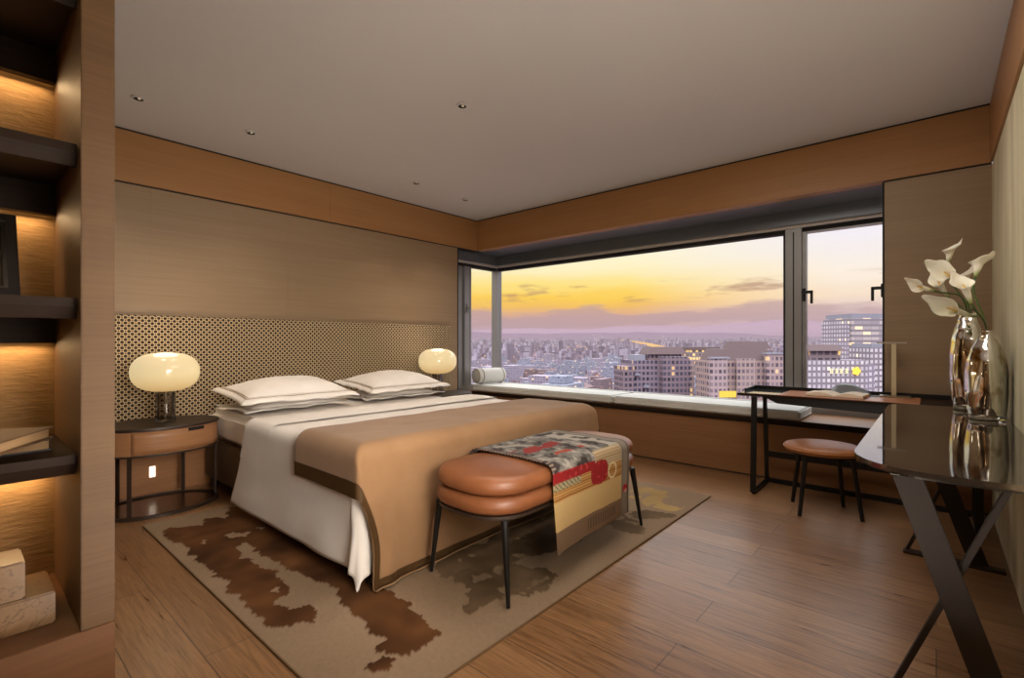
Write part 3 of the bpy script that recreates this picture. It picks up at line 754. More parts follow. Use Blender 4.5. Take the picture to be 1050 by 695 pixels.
# printed blanket across the bench
BS0, BS1 = 1.935, 2.70
BR = .05
by0, by1 = OY0 + .042, OY1 - .042
LF, LB = .46, .07
def blk(u, v):
    s = BS0 + (BS1 - BS0) * u; t = by0 - LF + v * (LF + by1 - by0 + LB)
    s += .012 * nz(t * 4, 0, 3) + .02 * (1 - v) * (u - .4)
    a = max(by0 - t, 0); b = max(t - by1, 0)
    oa, da = fold(a, BR); ob, db = fold(b, BR)
    y = min(max(t, by0), by1) - oa + ob
    z = OZ2 + .0195 - da - db + .003 * nz(s * 8, t * 8, 2)
    crown = .006 * (1 - abs((t - (by0 + by1) / 2) / .3)) if a == 0 and b == 0 else 0
    z += max(0, crown)
    if a > 0: y -= .010 + .028 * sm(.05, .4, da) * (1 - u) ** 2 + .012 * nz(s * 7, t * 2, 9) * sm(.05, .4, da)
    if b > 0: y += .010
    return Vector((s, y, z))
NU, NV = 150, 190
bm = grid(new(), blk, NU, NV)
def blcol(q, p):
    """q 0..1 left to right, p metres up from the front hem"""
    n1 = nz(q * 9, p * 14, 1); n2 = nz(q * 30, p * 40, 2)
    cream, ochre, red, grey, dark, white = (205, 172, 118), (150, 98, 44), (150, 28, 32), (132, 116, 100), (40, 34, 36), (190, 186, 180)
    if p > .40 and q < .04: return (52, 40, 38) if (int(p * 90) % 2) else (150, 130, 116)
    if q > .885:
        if (q - .945) ** 2 / .0012 + (p - .155) ** 2 / .00075 < 1: return (170, 28, 34) if n2 < .35 else (210, 160, 140)
        if abs(q - .90) < .006 or abs(q - .985) < .008 or abs(q - .93) < .003: return (84, 74, 68)
        return (140, 128, 116)
    if p < .105:
        if .40 < q < .80 and .03 < p < .085 and (int(q * 60) % 2 == 0): return (98, 78, 62)
        return (126, 100, 78)
    if p < .245: return cream
    if ((q - .56) / .115) ** 2 + ((p - .31) / .065) ** 4 < 1: return red if n2 < .4 else (190, 60, 56)
    d = sqrt(((q - .74) * .76) ** 2 + (p - .295) ** 2)
    if .036 < d < .048: return (226, 205, 160)
    if p < .335:
        if q < .32 and p > .295: return (176, 160, 120) if (int(q * 70) + int(p * 110)) % 3 else (70, 84, 78)
        return ochre if int(p * 140) % 2 else (196, 150, 90)
    if p < .385 and q < .50: return red if n2 < .3 else (190, 66, 66)
    if p < .43 and q > .5 and q < .88: return (170, 142, 104) if int(p * 120) % 2 else (192, 172, 140)
    if p > .62 and p < .72 and q < .55 and n1 > -.1: return (140, 48, 44)
    if p > .50 and p < .54 and .15 < q < .6 and n1 > -.1: return (166, 70, 50)
    if q > .70 and n1 > -.1: return (176, 168, 156)
    c = n1 + .7 * n2
    if c > .42: return (172, 164, 154)
    if c > .12: return (142, 136, 128)
    if c > -.18: return (116, 112, 106)
    if c > -.42: return (92, 88, 84)
    return (60, 50, 48)
cols = []
for i in range(NU + 1):
    for j in range(NV + 1):
        cols.append(rgb(*blcol(i / NU, j / NV * (LF + by1 - by0 + LB))))
o = solo('printed_blanket', bm, M['blanket'], 'printed blanket in red, cream and grey draped over the tan bench', 'blanket', ((BS0 + BS1) / 2, ocy, OZ2), True, angle=None)
at = o.data.color_attributes.new('pattern', 'FLOAT_COLOR', 'POINT')
for i, c in enumerate(cols): at.data[i].color = c
md = o.modifiers.new('thickness', 'SOLIDIFY'); md.thickness = .006; md.offset = 0

# ------------------------------------------------------------------ writing desk under the window
DX0, DX1, DY0, DY1, DZ = 4.17, 4.655, YR + .008, 1.215, .785
T = Thing('writing_desk', 'slim dark writing desk with a leather pad in front of the window seat', 'desk', (4.4, .5, 0))
T.part('tabletop', B(DX0, DX1, DY0, DY1, DZ - .02, DZ, .003), M['desktop'] if 'desktop' in M else M['darkwood'])
gl_ = mat('dark glass desk inlay', rgb(176, 184, 184), .06, .9); M['inlay'] = gl_
T.part('inlay', B(DX0 + .012, DX1 - .03, .93, DY1 - .02, DZ, DZ + .003), M['inlay'], label='reflective grey inlay at the free end')
T.part('inlay', B(DX0 + .012, DX1 - .03, DY0 + .01, .078, DZ, DZ + .003), M['darkwood'])
T.part('leather_top', B(DX0 - .004, DX1 - .03, .082, .926, DZ, DZ + .005, .002), M['deskpad'], label='tan leather writing surface')
lip = new(); box(lip, DX1 - .018, DX1, DY0, DY1, DZ, DZ + .032, .003); bar(lip, (DX1 - .02, DY1 - .008, DZ + .016), (DX0 + .2, DY1 - .008, DZ + .012), .022, .014, (0, 0, 1))
T.part('raised_lip', lip, M['blackmetal'], label='raised dark edge along the back')
dr = new()
pr = [(1.02, DZ - .021), (.93, DZ - .065), (-.20, DZ - .10), (-.27, DZ - .021)]
for x in (DX0 + .02, DX1 - .05): pass
a = [dr.verts.new((DX0 + .02, y, z)) for y, z in pr]; b = [dr.verts.new((DX1 - .05, y, z)) for y, z in pr]
for i in range(4): dr.faces.new((a[i], a[(i + 1) % 4], b[(i + 1) % 4], b[i]))
dr.faces.new(a[::-1]); dr.faces.new(b)
T.part('apron', dr, M['blackmetal'], label='tapering dark apron under the top')
for y in (1.09, -.20):
    fl_ = bar(new(), (4.145, y, .012), (4.185, y - .0, DZ - .022), .026, .040, (1, 0, 0), .003)
    T.part('leg', fl_, M['blackmetal'])
    T.part('leg', bar(new(), (4.57, y, .012), (4.50, y, DZ - .022), .026, .030, (1, 0, 0), .003), M['blackmetal'])
    T.part('foot_rail', bar(new(), (4.13, y, .0185), (4.60, y, .0185), .036, .036, (0, 1, 0), .012), M['blackmetal'])
T.part('floor_rail', bar(new(), (4.58, 1.07, .020), (4.58, -.18, .020), .03, .036, (1, 0, 0), .003), M['blackmetal'])
T.part('stretcher', bar(new(), (4.545, 1.076, .25), (4.545, -.186, .25), .02, .050, (1, 0, 0), .003), M['blackmetal'])
# open book
T = Thing('open_book', 'open book with a curling grey cover lying on the tan desk leather', 'book', (4.36, .52, DZ + .005))
z0 = DZ + .0062
def leafhalf(sgn, wide=.18, deep=.23):
    bm = new(); rings = []
    for k in range(13):
        f = k / 12; x = sgn * wide * f; h = .004 + .026 * sin(min(1, f * 1.25) * pi * .75) * (1 - .25 * f) + .004
        rings.append((x, h))
    c, s = cos(.08), sin(.08)
    def P(y, x, z): return Vector((4.36 + x * c + y * s, .56 + y * c - x * s, z0 + z))
    vt = [[bm.verts.new(P(x, d, h)) for x, h in rings] for d in (-deep / 2, deep / 2)]
    vb = [[bm.verts.new(P(x, d, .0015)) for x, h in rings] for d in (-deep / 2, deep / 2)]
    for i in range(12):
        bm.faces.new((vt[0][i], vt[0][i + 1], vt[1][i + 1], vt[1][i])); bm.faces.new((vb[0][i], vb[1][i], vb[1][i + 1], vb[0][i + 1]))
        for k in (0, 1): bm.faces.new((vt[k][i], vb[k][i], vb[k][i + 1], vt[k][i + 1]))
    bm.faces.new((vt[0][12], vb[0][12], vb[1][12], vt[1][12])); bm.faces.new((vt[0][0], vt[1][0], vb[1][0], vb[0][0]))
    return bm
T.part('pages', leafhalf(1), M['page'], True); T.part('pages', leafhalf(-1), M['page'], True)
T.part('cover', B(4.25, 4.47, .375, .745, z0 - .0006, z0 + .0012), M['bookdark'])
T = Thing('magazine', 'grey magazine with its pages arched up behind the open book', 'magazine', (4.55, .50, DZ + .005))
def lf(u, v):
    y = .64 - .27 * u; return Vector((4.487 + .10 * v + .01 * sin(pi * u), y, z0 + .003 + v * (.004 + .074 * sin(pi * u ** .75) ** .8)))
o = T.part('raised_leaf', grid(new(), lf, 20, 6), M['leaf'], True); md = o.modifiers.new('t', 'SOLIDIFY'); md.thickness = .003; md.offset = 1
T.part('back_cover', B(4.475, 4.605, .325, .665, z0 - .0006, z0 + .0012), M['bookdark'])
# desk lamp
lx, ly = 4.55, .235
T = Thing('desk_lamp', 'slim nickel T-shaped desk lamp on the desk', 'desk lamp', (lx, ly, DZ + .005))
T.part('base', B(lx - .06, lx + .06, ly - .095, ly + .085, DZ + .0055, DZ + .017, .003), M['steel'])
T.part('stem', B(lx - .008, lx + .008, ly - .014, ly + .014, DZ + .017, 1.185, .002), M['brass'])
hd = new(); bar(hd, (lx, ly + .10, 1.190), (lx, ly - .075, 1.190), .035, .010, (1, 0, 0), .003)
T.part('head', hd, M['steel'])

# ------------------------------------------------------------------ round stool
sxc, syc = 4.03, .60
T = Thing('round_stool', 'round stool with honey tan leather seat and dark legs before the desk', 'stool', (sxc, syc, 0))
T.part('seat', lathe(new(), [(.20, .425), (.232, .428), (.243, .440), (.245, .452), (.238, .466), (.215, .474), (.15, .480), (.02, .482)], (sxc, syc, 0), 48), M['tanstool'], True)
T.part('seat_welt', lathe(new(), [(.243, .446), (.249, .449), (.249, .453), (.243, .456)], (sxc, syc, 0), 48, ends=(False, False)), M['tanstool'], True)
T.part('frame_ring', lathe(new(), [(.15, .408), (.20, .408), (.20, .424), (.15, .424)], (sxc, syc, 0), 40, ends=(False, False)), M['blackmetal'], True)
for fx, fy in ((3.84, .698), (4.16, .866), (3.975, .335), (4.29, .49)):
    d = Vector((fx - sxc, fy - syc, 0)).normalized()
    T.part('leg', tube(new(), [(sxc + d.x * .235, syc + d.y * .235, .002), (sxc + d.x * .175, syc + d.y * .175, .423)], .013, .015, 14), M['blackmetal'], True)

# ------------------------------------------------------------------ glass console table in the foreground
CZ = .80
T = Thing('console_table', 'mirror-dark glass console table on crossed dark legs along the right wall', 'table', (3.0, -.05, 0))
def dshape(x0, x1, y0, y1, r):
    o = [(x1, y0)]
    for i in range(13):
        a = i / 12 * pi / 2; o.append((x1 - r * .6 + r * .6 * cos(a), y1 - r * .6 + r * .6 * sin(a)))
    for i in range(21):
        a = pi / 2 + i / 20 * pi / 2; o.append((x0 + r + r * cos(a), y1 - r * .85 + r * .85 * sin(a)))
    o.append((x0, y0)); return o
tp = slab(new(), dshape(1.945, 4.02, YR + .006, .228, .26), CZ - .016, CZ)
T.part('tabletop', tp, M['tableglass'], label='dark mirror glass top')
T.part('under_frame', slab(new(), dshape(1.96, 4.0, YR + .012, .213, .25), CZ - .026, CZ - .0165), M['tableedge'])
M['tableleg'] = mat('dark brown steel', rgb(40, 31, 26), .6, 0, .2)
def xframe(x):
    f = T.part('leg', bar(new(), (x, .072, CZ - .027), (x, -.172, .016), .075, .014, (0, 1, 0), .002), M['tableleg'], label='wide flat bar of the crossed leg')
    T.part('leg', bar(new(), (x + .028, -.165, CZ - .027), (x + .028, .125, .016), .016, .03, (0, 1, 0), .002), M['tableleg'], label='thin bar of the crossed leg')
    T.part('foot_bar', B(x - .012, x + .045, -.272, .142, .001, .018, .003), M['darkmetal'])
    for y in (.072, -.165): T.part('bracket', B(x - .035, x + .055, y - .04, y + .04, CZ - .0268, CZ - .0262), M['steel'])
xframe(2.02); xframe(3.55)

# ------------------------------------------------------------------ silvered vases
def vase(cx, cy, h, r, label, seed, prof, lean=0):
    z = CZ + .0012
    T = Thing('silver_vase', label, 'vase', (cx, cy, z), 'silvered glass vases on the console table')
    n = 72; rings = []
    NZ = 60
    def rad(f):
        for (a, ra), (b, rb) in zip(prof[:-1], prof[1:]):
            if f <= b:
                k = (f - a) / (b - a); k = k * k * (3 - 2 * k) * .5 + k * .5; return ra + (rb - ra) * k
        return prof[-1][1]
    b0 = .045
    for k in range(NZ + 1):
        f = k / NZ; zz = b0 * h + f * h * (1 - b0); ring = []
        for i in range(n):
            a = 2 * pi * i / n
            lobe = 1 + .075 * sin(f * pi) * cos(3 * a + seed + 1.2 * f) + .045 * cos(5 * a + seed * 2 - 1.5 * f) * sm(.25, .9, f) + .10 * (f > .9) * cos(3 * a + seed) 
            rr = r * rad(f) * lobe
            ring.append(Vector((cx + rr * cos(a) + lean * f, cy + rr * sin(a), z + zz)))
        rings.append(ring)
    inner = [[(p - Vector((cx + lean, cy, 0))) * .85 + Vector((cx + lean, cy, 0)) for p in rings[-1]]]
    inner = [[Vector((p.x, p.y, rings[-1][0].z - .004)) for p in inner[0]]]
    low = [[Vector((cx + lean + (p.x - cx - lean) * .7, cy + (p.y - cy) * .7, p.z - .05)) for p in inner[0]]]
    T.part('body', ringloft(new(), rings + inner + low, (True, True)), M['chrome'], True, angle=None)
    T.part('base', lathe(new(), [(r * .80, 0), (r * .86, .006), (r * .84, b0 * h + .012), (r * .66, b0 * h + .018), (r * .60, b0 * h - .002)], (cx, cy, z), 48), M['clearglass'], True, label='thick clear glass foot')
vase(3.905, -.140, .565, .078, 'taller silvered glass vase holding most of the calla lilies', .4, [(0, .85), (.1, .93), (.3, 1.0), (.55, .98), (.7, .90), (.82, .74), (.9, .58), (.96, .46), (1.0, .46)])
vase(3.49, -.197, .455, .083, 'shorter rounder silvered glass vase in front of the taller one', 2.1, [(0, .86), (.1, .94), (.28, 1.0), (.48, 1.0), (.63, .93), (.77, .76), (.88, .50), (.95, .28), (1.0, .27)])

# ------------------------------------------------------------------ calla lilies
th_ = math.atan(435 / 500); FW = Vector((cos(th_), sin(th_), 0)); RT = Vector((sin(th_), -cos(th_), 0)); UP = Vector((0, 0, 1))
def lily(base, tip, R, label, mouth, yaw=0, bend=.3):
    base, tip, mouth = Vector(base), Vector(tip), Vector(mouth)
    ax = (tip - base); L = ax.length; ax.normalize()
    s = ax.cross(UP).normalized() if abs(ax.z) < .95 else RT.copy(); w = s.cross(ax)
    T = Thing('calla_lily', label, 'flower', tuple(base), 'cream calla lilies in the silver vases')
    n = 40; K = 16; bm = new(); rows = []; shade = []
    for k in range(K + 1):
        f = k / K; row = []
        for i in range(n + 1):
            a = yaw + .12 + (2 * pi - .24 + .5 * (1 - f)) * i / n - pi
            c = .5 + .5 * cos(a - yaw)           # 1 at the long lip
            ln = L * (.62 + .38 * c ** 1.5)
            r = .006 + (R * .42) * f ** .8 + R * .62 * sm(.55, 1, f) ** 1.4
            r *= 1 + .10 * sin(4 * a + R * 900) * sm(.7, 1, f)
            z = ln * f - .22 * R * sm(.85, 1, f) * (1 - c * .3)
            if c > .93 and f > .9: z += L * .16 * (f - .9) * 10 * (c - .93) / .07
            row.append(bm.verts.new(base + ax * z + (s * cos(a) + w * sin(a)) * r)); 
            shade.append(f)
        rows.append(row)
    for k in range(K):
        for i in range(n): bm.faces.new((rows[k][i], rows[k][i + 1], rows[k + 1][i + 1], rows[k + 1][i]))
    o = T.part('bloom', bm, M['spathe'], True, angle=None)
    at = o.data.color_attributes.new('pattern', 'FLOAT_COLOR', 'POINT')
    for i, f in enumerate(shade):
        k = sm(0, .45, f); at.data[i].color = rgb(150 + 103 * k, 165 + 84 * k, 92 + 140 * k)
    md = o.modifiers.new('t', 'SOLIDIFY'); md.thickness = .0015; md.offset = 0
    T.part('spadix', tube(new(), [base + ax * (.15 * L + .5 * L * q / 5) for q in range(6)], .005, .003, 8), M['spadix'], True)
    d = (base - mouth).length
    T.part('stem', tube(new(), bez(mouth - UP * .035, mouth + UP * d * .4 + (base - mouth) * .1, base - ax * d * .45, base + ax * .006), .0034, .0055, 10), M['stem'], True)
def pt(u, v, t):
    return FW * t + RT * ((u - 525) / 500 * t) + UP * (1.2 + (350 - v) / 500 * t)
mA = Vector((3.905, -.14, CZ + .566)); mB = Vector((3.49, -.197, CZ + .456))
def rnd(c, k, n=6, r=.0085): return c + Vector((r * cos(2 * pi * k / n), r * sin(2 * pi * k / n), 0))
lily(pt(972, 270, 2.93), pt(977, 247, 2.92), .037, 'topmost cream calla lily opening upward', rnd(mA, 0), .3)
lily(pt(1000, 284, 2.56), pt(1008, 260, 2.56), .034, 'cream calla lily at the wall side of the bunch on a tall curved stem', rnd(mB, 0, 2, .008), -.5)
lily(pt(986, 291, 2.81), pt(958, 272, 2.78), .043, 'large cream calla lily open toward the window just below the topmost one', rnd(mA, 1), .6)
lily(pt(990, 296, 3.02), pt(991, 274, 3.03), .036, 'cream calla lily half hidden in the middle at the back of the bunch', rnd(mA, 5), 0)
lily(pt(957, 298, 2.72), pt(932, 291, 2.70), .026, 'small half-closed calla lily reaching out sideways toward the window', rnd(mA, 3), 1.2)
lily(pt(972, 304, 2.90), pt(956, 280, 2.90), .032, 'cream calla lily facing up between the sideways one and the large open one', rnd(mA, 2), .9)
lily(pt(996, 311, 2.44), pt(983, 281, 2.44), .034, 'nearest cream calla lily, upright, on a thick green stem', rnd(mB, 1, 2, .008), .2)
lily(pt(997, 324, 2.66), pt(957, 311, 2.60), .040, 'lowest cream calla lily hanging out over the rim of the taller vase', rnd(mA, 4), .8)

# ------------------------------------------------------------------ city outside
GZ = -75.0
def gz(x, y):
    d = sqrt(x * x + y * y); return GZ + 70 * sm(1300, 7200, d)
bm = new()
def gr(u, v):
    a = -1.0 + 2.6 * u; d = 15 + 7600 * v ** 2
    p = FW * d + RT * (a * d); return Vector((p.x, p.y, gz(p.x, p.y)))
grid(bm, gr, 40, 60)
m = M['ground'] = mat('dusk city ground', rgb(90, 76, 84), 1, spec=0); t = NT(m)
f = t.noise(t.coord(), .02, 6, .7); f2 = t.noise(t.coord(), .004, 3)
t.l(t.ramp(t.math('ADD', t.math('MULTIPLY', f, .7), t.math('MULTIPLY', f2, .3)), [(.35, rgb(84, 64, 66)), (.5, rgb(112, 88, 92)), (.6, rgb(146, 126, 132)), (.7, rgb(110, 98, 112))]), t.b.inputs['Base Color'])
struct('ground', bm, m)
def facade(name, wall, glass1, glass2, fh=3.3, ww=3.0, lit=.86, litcol=rgb(255, 205, 110), es=.8, mort=.3, frame=.0):
    m = mat(name, wall, .8, spec=.15); t = NT(m)
    tc = t.n('ShaderNodeTexCoord'); sp = t.n('ShaderNodeSeparateXYZ'); t.l(tc.outputs['Object'], sp.inputs[0])
    u = t.math('DIVIDE', t.math('ADD', sp.outputs[0], sp.outputs[1]), ww); v = t.math('DIVIDE', sp.outputs[2], fh)
    fu = t.math('FRACT', u); fv = t.math('FRACT', v)
    win_ = t.math('MULTIPLY', t.math('GREATER_THAN', fu, mort), t.math('GREATER_THAN', fv, .42))
    ge = t.n('ShaderNodeNewGeometry'); sn = t.n('ShaderNodeSeparateXYZ'); t.l(ge.outputs['Normal'], sn.inputs[0])
    win_ = t.math('MULTIPLY', win_, t.math('LESS_THAN', t.math('ABSOLUTE', sn.outputs[2]), .5))
    cb = t.n('ShaderNodeCombineXYZ'); t.l(t.math('FLOOR', u), cb.inputs[0]); t.l(t.math('FLOOR', v), cb.inputs[1])
    oi = t.n('ShaderNodeObjectInfo'); t.l(t.math('MULTIPLY', oi.outputs['Random'], 91), cb.inputs[2])
    wn = t.n('ShaderNodeTexWhiteNoise'); t.l(cb.outputs[0], wn.inputs['Vector'])
    gcol = t.ramp(wn.outputs['Value'], [(0, glass1), (1, glass2)])
    va = t.mix(.35, wall, t.ramp(oi.outputs['Random'], [(0, rgb(150, 140, 160)), (.5, rgb(120, 100, 100)), (1, rgb(150, 150, 162))]))
    t.l(t.mix(win_, va, gcol), t.b.inputs['Base Color'])
    t.b.inputs['Emission Color'].default_value = litcol
    t.l(t.math('MULTIPLY', t.math('MULTIPLY', win_, t.math('GREATER_THAN', wn.outputs['Value'], lit)), es), t.b.inputs['Emission Strength'])
    return m
M['fA'] = facade('dim brick tower front', rgb(112, 94, 98), rgb(34, 32, 46), rgb(84, 80, 100), 3.0, 2.3, .94, mort=.36)
M['fB'] = facade('beige tower front', rgb(168, 146, 140), rgb(70, 62, 74), rgb(132, 118, 126), 3.0, 2.1, .955, mort=.38)
M['fC'] = facade('pale office front', rgb(122, 116, 130), rgb(176, 170, 180), rgb(206, 200, 206), 2.9, 2.4, .97, mort=.42)
M['fD'] = facade('tall office tower front', rgb(108, 98, 106), rgb(138, 130, 140), rgb(186, 174, 172), 3.6, 6.0, .9, mort=.04, es=.7)
M['fE'] = facade('low city block front', rgb(150, 140, 156), rgb(76, 74, 92), rgb(122, 120, 140), 3.4, 4.2, .965, es=1)
M['fF'] = facade('blue glass block front', rgb(118, 122, 138), rgb(74, 84, 112), rgb(150, 160, 182), 3.4, 3.0, .95, es=.9)
M['fG'] = facade('brown city block front', rgb(112, 88, 86), rgb(58, 48, 56), rgb(92, 80, 90), 3.4, 3.4, .965, es=1)
M['roof'] = mat('weathered brown roof', rgb(92, 76, 78), .9); M['roofpale'] = mat('pale roof plant', rgb(128, 128, 142), .8)
ANG = th_
def place(T, u, t_, z=GZ, turn=0):
    p = pt(u, 350, t_); T.e.location = (p.x, p.y, z); T.e.rotation_euler = (0, 0, ANG - pi / 2 + turn)
def hip(bm, x0, x1, y0, y1, z0, z1, ins):
    a = [bm.verts.new(p) for p in ((x0, y0, z0), (x1, y0, z0), (x1, y1, z0), (x0, y1, z0))]
    b = [bm.verts.new(p) for p in ((x0 + ins, y0 + ins, z1), (x1 - ins, y0 + ins, z1), (x1 - ins, y1 - ins, z1), (x0 + ins, y1 - ins, z1))]
    for i in range(4): bm.faces.new((a[i], a[(i + 1) % 4], b[(i + 1) % 4], b[i]))
    bm.faces.new(b); bm.faces.new(a[::-1]); return bm
# A: dark stepped apartment block
T = Thing('apartment_building', 'dark stepped apartment block with terraces rising just behind the seat cushions', 'building', (0, 0, 0))
H0 = 72
T.part('main_wing', B(-14, 16, 0, 18, 0, H0 - 6), M['fA']); T.part('stair_tower', B(1, 16, -5, -.02, 0, H0 - 4), M['fA']); T.part('side_wing', B(-20, -14.02, -3, 12, 0, H0 - 9), M['fA'])
T.part('end_wing', B(16.02, 20, -2, 14, 0, H0 - 6), M['fB'])
T.part('upper_storey', B(-4, 15, 3, 16, H0 - 5.98, H0 - 2.8), M['fA']); T.part('penthouse', B(-12, -6, 2, 12, H0 - 5.98, H0 - 3), M['roofpale'], label='pale rooftop plant room')
T.part('roof', hip(new(), -4, 18, 2, 17, H0 - 2.78, H0 + 1.2, 2.2), M['roof'])
for k, x in enumerate((-13, -8, -2, 4, 10)): T.part('balcony', B(x, x + 3, -1.4, -.02, H0 - 14 - (k % 3) * 6.4, H0 - 12.8 - (k % 3) * 6.4), M['roofpale'])
place(T, 674, 262, GZ, .12)
# B: beige block
T = Thing('apartment_building', 'beige apartment block with brown hipped roofs left of the window post', 'building', (0, 0, 0))
T.part('main_wing', B(-18, 18, 0, 16, 0, H0 - 5), M['fB']); T.part('left_tower', B(-19, -11, -3, 0, 0, H0 - 4), M['fB']); T.part('right_tower', B(8, 17, -3, 0, 0, H0 - 2), M['fB']); T.part('middle_bay', B(-6, 3, -2, 0, 0, H0 - 4), M['fB'])
T.part('roof', hip(new(), -17, 14, 1, 14, H0 - 4.98, H0 + .6, 2.4), M['roof']); T.part('roof', hip(new(), -6, 15, 5, 13, H0 + .62, H0 + 4.2, 1.6), M['roof'])
for x in (-19, 7.5): T.part('parapet', B(x, x + 9, -3.4, .2, H0 - 3.9 + (2 if x > 0 else 0), H0 - 3.2 + (2 if x > 0 else 0)), M['roofpale'])
T.part('lit_lobby', B(-15, -7, -3.3, -3.02, H0 - 22, H0 - 19), emit('lit lobby band', rgb(255, 214, 90), 1.2), label='glowing yellow storefront band')
place(T, 766, 232, GZ, .05)
# C: office slab with lit sign
T = Thing('office_building', 'pale office slab with a lit roof sign behind the open book', 'building', (0, 0, 0))
T.part('slab', B(-16, 14, 0, 16, 0, H0 - 5), M['fC']); T.part('wing', B(-21, -16.02, 2, 18, 0, H0 - 6), M['fC']); T.part('wing', B(14.02, 20, 3, 18, 0, H0 - 7), M['fC'])
T.part('roof_house', B(-12, 4, 5, 14, H0 - 4.98, H0 - .5), M['fG']); T.part('roof', hip(new(), -14, 6, 3.5, 15.5, H0 - .48, H0 + 2.6, 2.8), M['roof'])
sg = emit('lit sign', rgb(250, 235, 195), 1.3)
for k in range(4):
    g = new(); x = -5 + k * 2.5
    sh = ((0, 1.6, 0, .35), (0, 1.6, .9, 1.2), (0, 1.6, 1.9, 2.2), (.2 + .4 * (k % 2), .55 + .4 * (k % 2), -.1, 2.4), (1.05, 1.4, -.1 + .5 * (k // 2), 2.3))
    for a, b, c, d in sh: box(g, x + a, x + b, -.4, -.05, H0 - 11.4 + c, H0 - 11.4 + d)
    T.part('sign_character', g, sg, label='lit character of the rooftop sign')
e = new()
for k in range(5):
    a = k * 2 * pi / 5; bmesh.ops.create_uvsphere(e, u_segments=10, v_segments=6, radius=.95, matrix=Matrix.Translation((8 + 1.15 * cos(a), -.6, H0 - 10.2 + 1.15 * sin(a))))
T.part('sign_emblem', e, emit('lit emblem', rgb(255, 205, 80), 1.8), label='round yellow lit emblem')
place(T, 861, 238, GZ, .04)
T = Thing('office_tower', 'tall banded office tower rising above the skyline at the end of the window', 'building', (0, 0, 0))
T.part('tower_body', B(-14, 22, 0, 26, 0, 92), M['fD']); T.part('crown', B(-13, 21, 1, 25, 92.02, 95), M['roofpale']); T.part('edge_pier', B(-17, -14.02, 2, 24, 0, 90), M['fC'])
place(T, 893, 330, GZ, .1)
T = Thing('office_tower', 'pale striped tower against the end wall in front of the tall banded one', 'building', (0, 0, 0))
T.part('tower_body', B(-8, 14, 0, 16, 0, H0 + 1), M['fC']); T.part('crown', B(-7, 13, 1, 15, H0 + 1.02, H0 + 3), M['roofpale'])
place(T, 909, 250, GZ, .05)
T = Thing('office_building', 'blue-lit glass block between the dark and the beige apartment blocks', 'building', (0, 0, 0))
T.part('block', B(-12, 12, 0, 20, 0, 48), M['fF']); T.part('roof_plant', B(-6, 5, 4, 14, 48.02, 52), M['roofpale'])
place(T, 722, 330, GZ, .1)
T = Thing('office_building', 'yellow-lit block with a dark flat roof behind the gap of the towers', 'building', (0, 0, 0))
T.part('block', B(-16, 14, 0, 20, 0, 68), facade('yellow lit block front', rgb(130, 116, 110), rgb(90, 80, 80), rgb(160, 140, 110), 3.6, 3, .55, es=1.1)); T.part('roof', B(-17, 15, -1, 21, 68.02, 71), M['roof'])
T.part('stair_tower', B(14.02, 21, 2, 16, 0, 69), M['roofpale'])
place(T, 722, 460, GZ, .1)
# city blocks, each one standing on its own
protos = []
for k, (mt_, shape) in enumerate((('fE', 0), ('fF', 1), ('fG', 2), ('fE', 3), ('fG', 4))):
    bm = new()
    if shape == 0: box(bm, -.5, .5, -.5, .5, 0, 1)
    elif shape == 1: box(bm, -.5, .5, -.5, .5, 0, .8); box(bm, -.3, .2, -.3, .3, .8, 1)
    elif shape == 2: box(bm, -.5, .5, -.5, .5, 0, .75); hip(bm, -.54, .54, -.54, .54, .75, 1, .3)
    elif shape == 3: box(bm, -.5, .1, -.5, .5, 0, 1); box(bm, .1, .5, -.3, .5, 0, .6)
    else: box(bm, -.5, .5, -.5, -.1, 0, .9); box(bm, -.5, -.1, -.1, .5, 0, .7); box(bm, .1, .5, -.1, .5, 0, 1)
    protos.append((bm, M[mt_]))
GL = {0: 'plain pale city block far below in the violet haze', 1: 'bluish glass city block far below in the violet haze', 2: 'brown hip-roofed city block far below in the violet haze', 3: 'stepped pale city block far below in the violet haze', 4: 'brown courtyard city block far below in the violet haze'}
dims = [(26, 20, 18), (34, 22, 24), (24, 18, 12), (38, 24, 22), (44, 36, 18)]
first = {}
TAKEN = {}
def free(x, y, r, keep=True, cell=120):
    cx_, cy_ = int(x // cell), int(y // cell)
    for i in (-1, 0, 1):
        for j in (-1, 0, 1):
            for X, Y, R in TAKEN.get((cx_ + i, cy_ + j), ()):
                if (X - x) ** 2 + (Y - y) ** 2 < (R + r) ** 2: return False
    if keep: TAKEN.setdefault((cx_, cy_), []).append((x, y, r))
    return True
for u_, t_, r_ in ((674, 275, 32), (766, 242, 30), (861, 250, 32), (893, 345, 34), (909, 262, 24), (722, 342, 24), (722, 472, 34)):
    q_ = pt(u_, 350, t_); free(q_.x, q_.y, r_)
n_made = 0
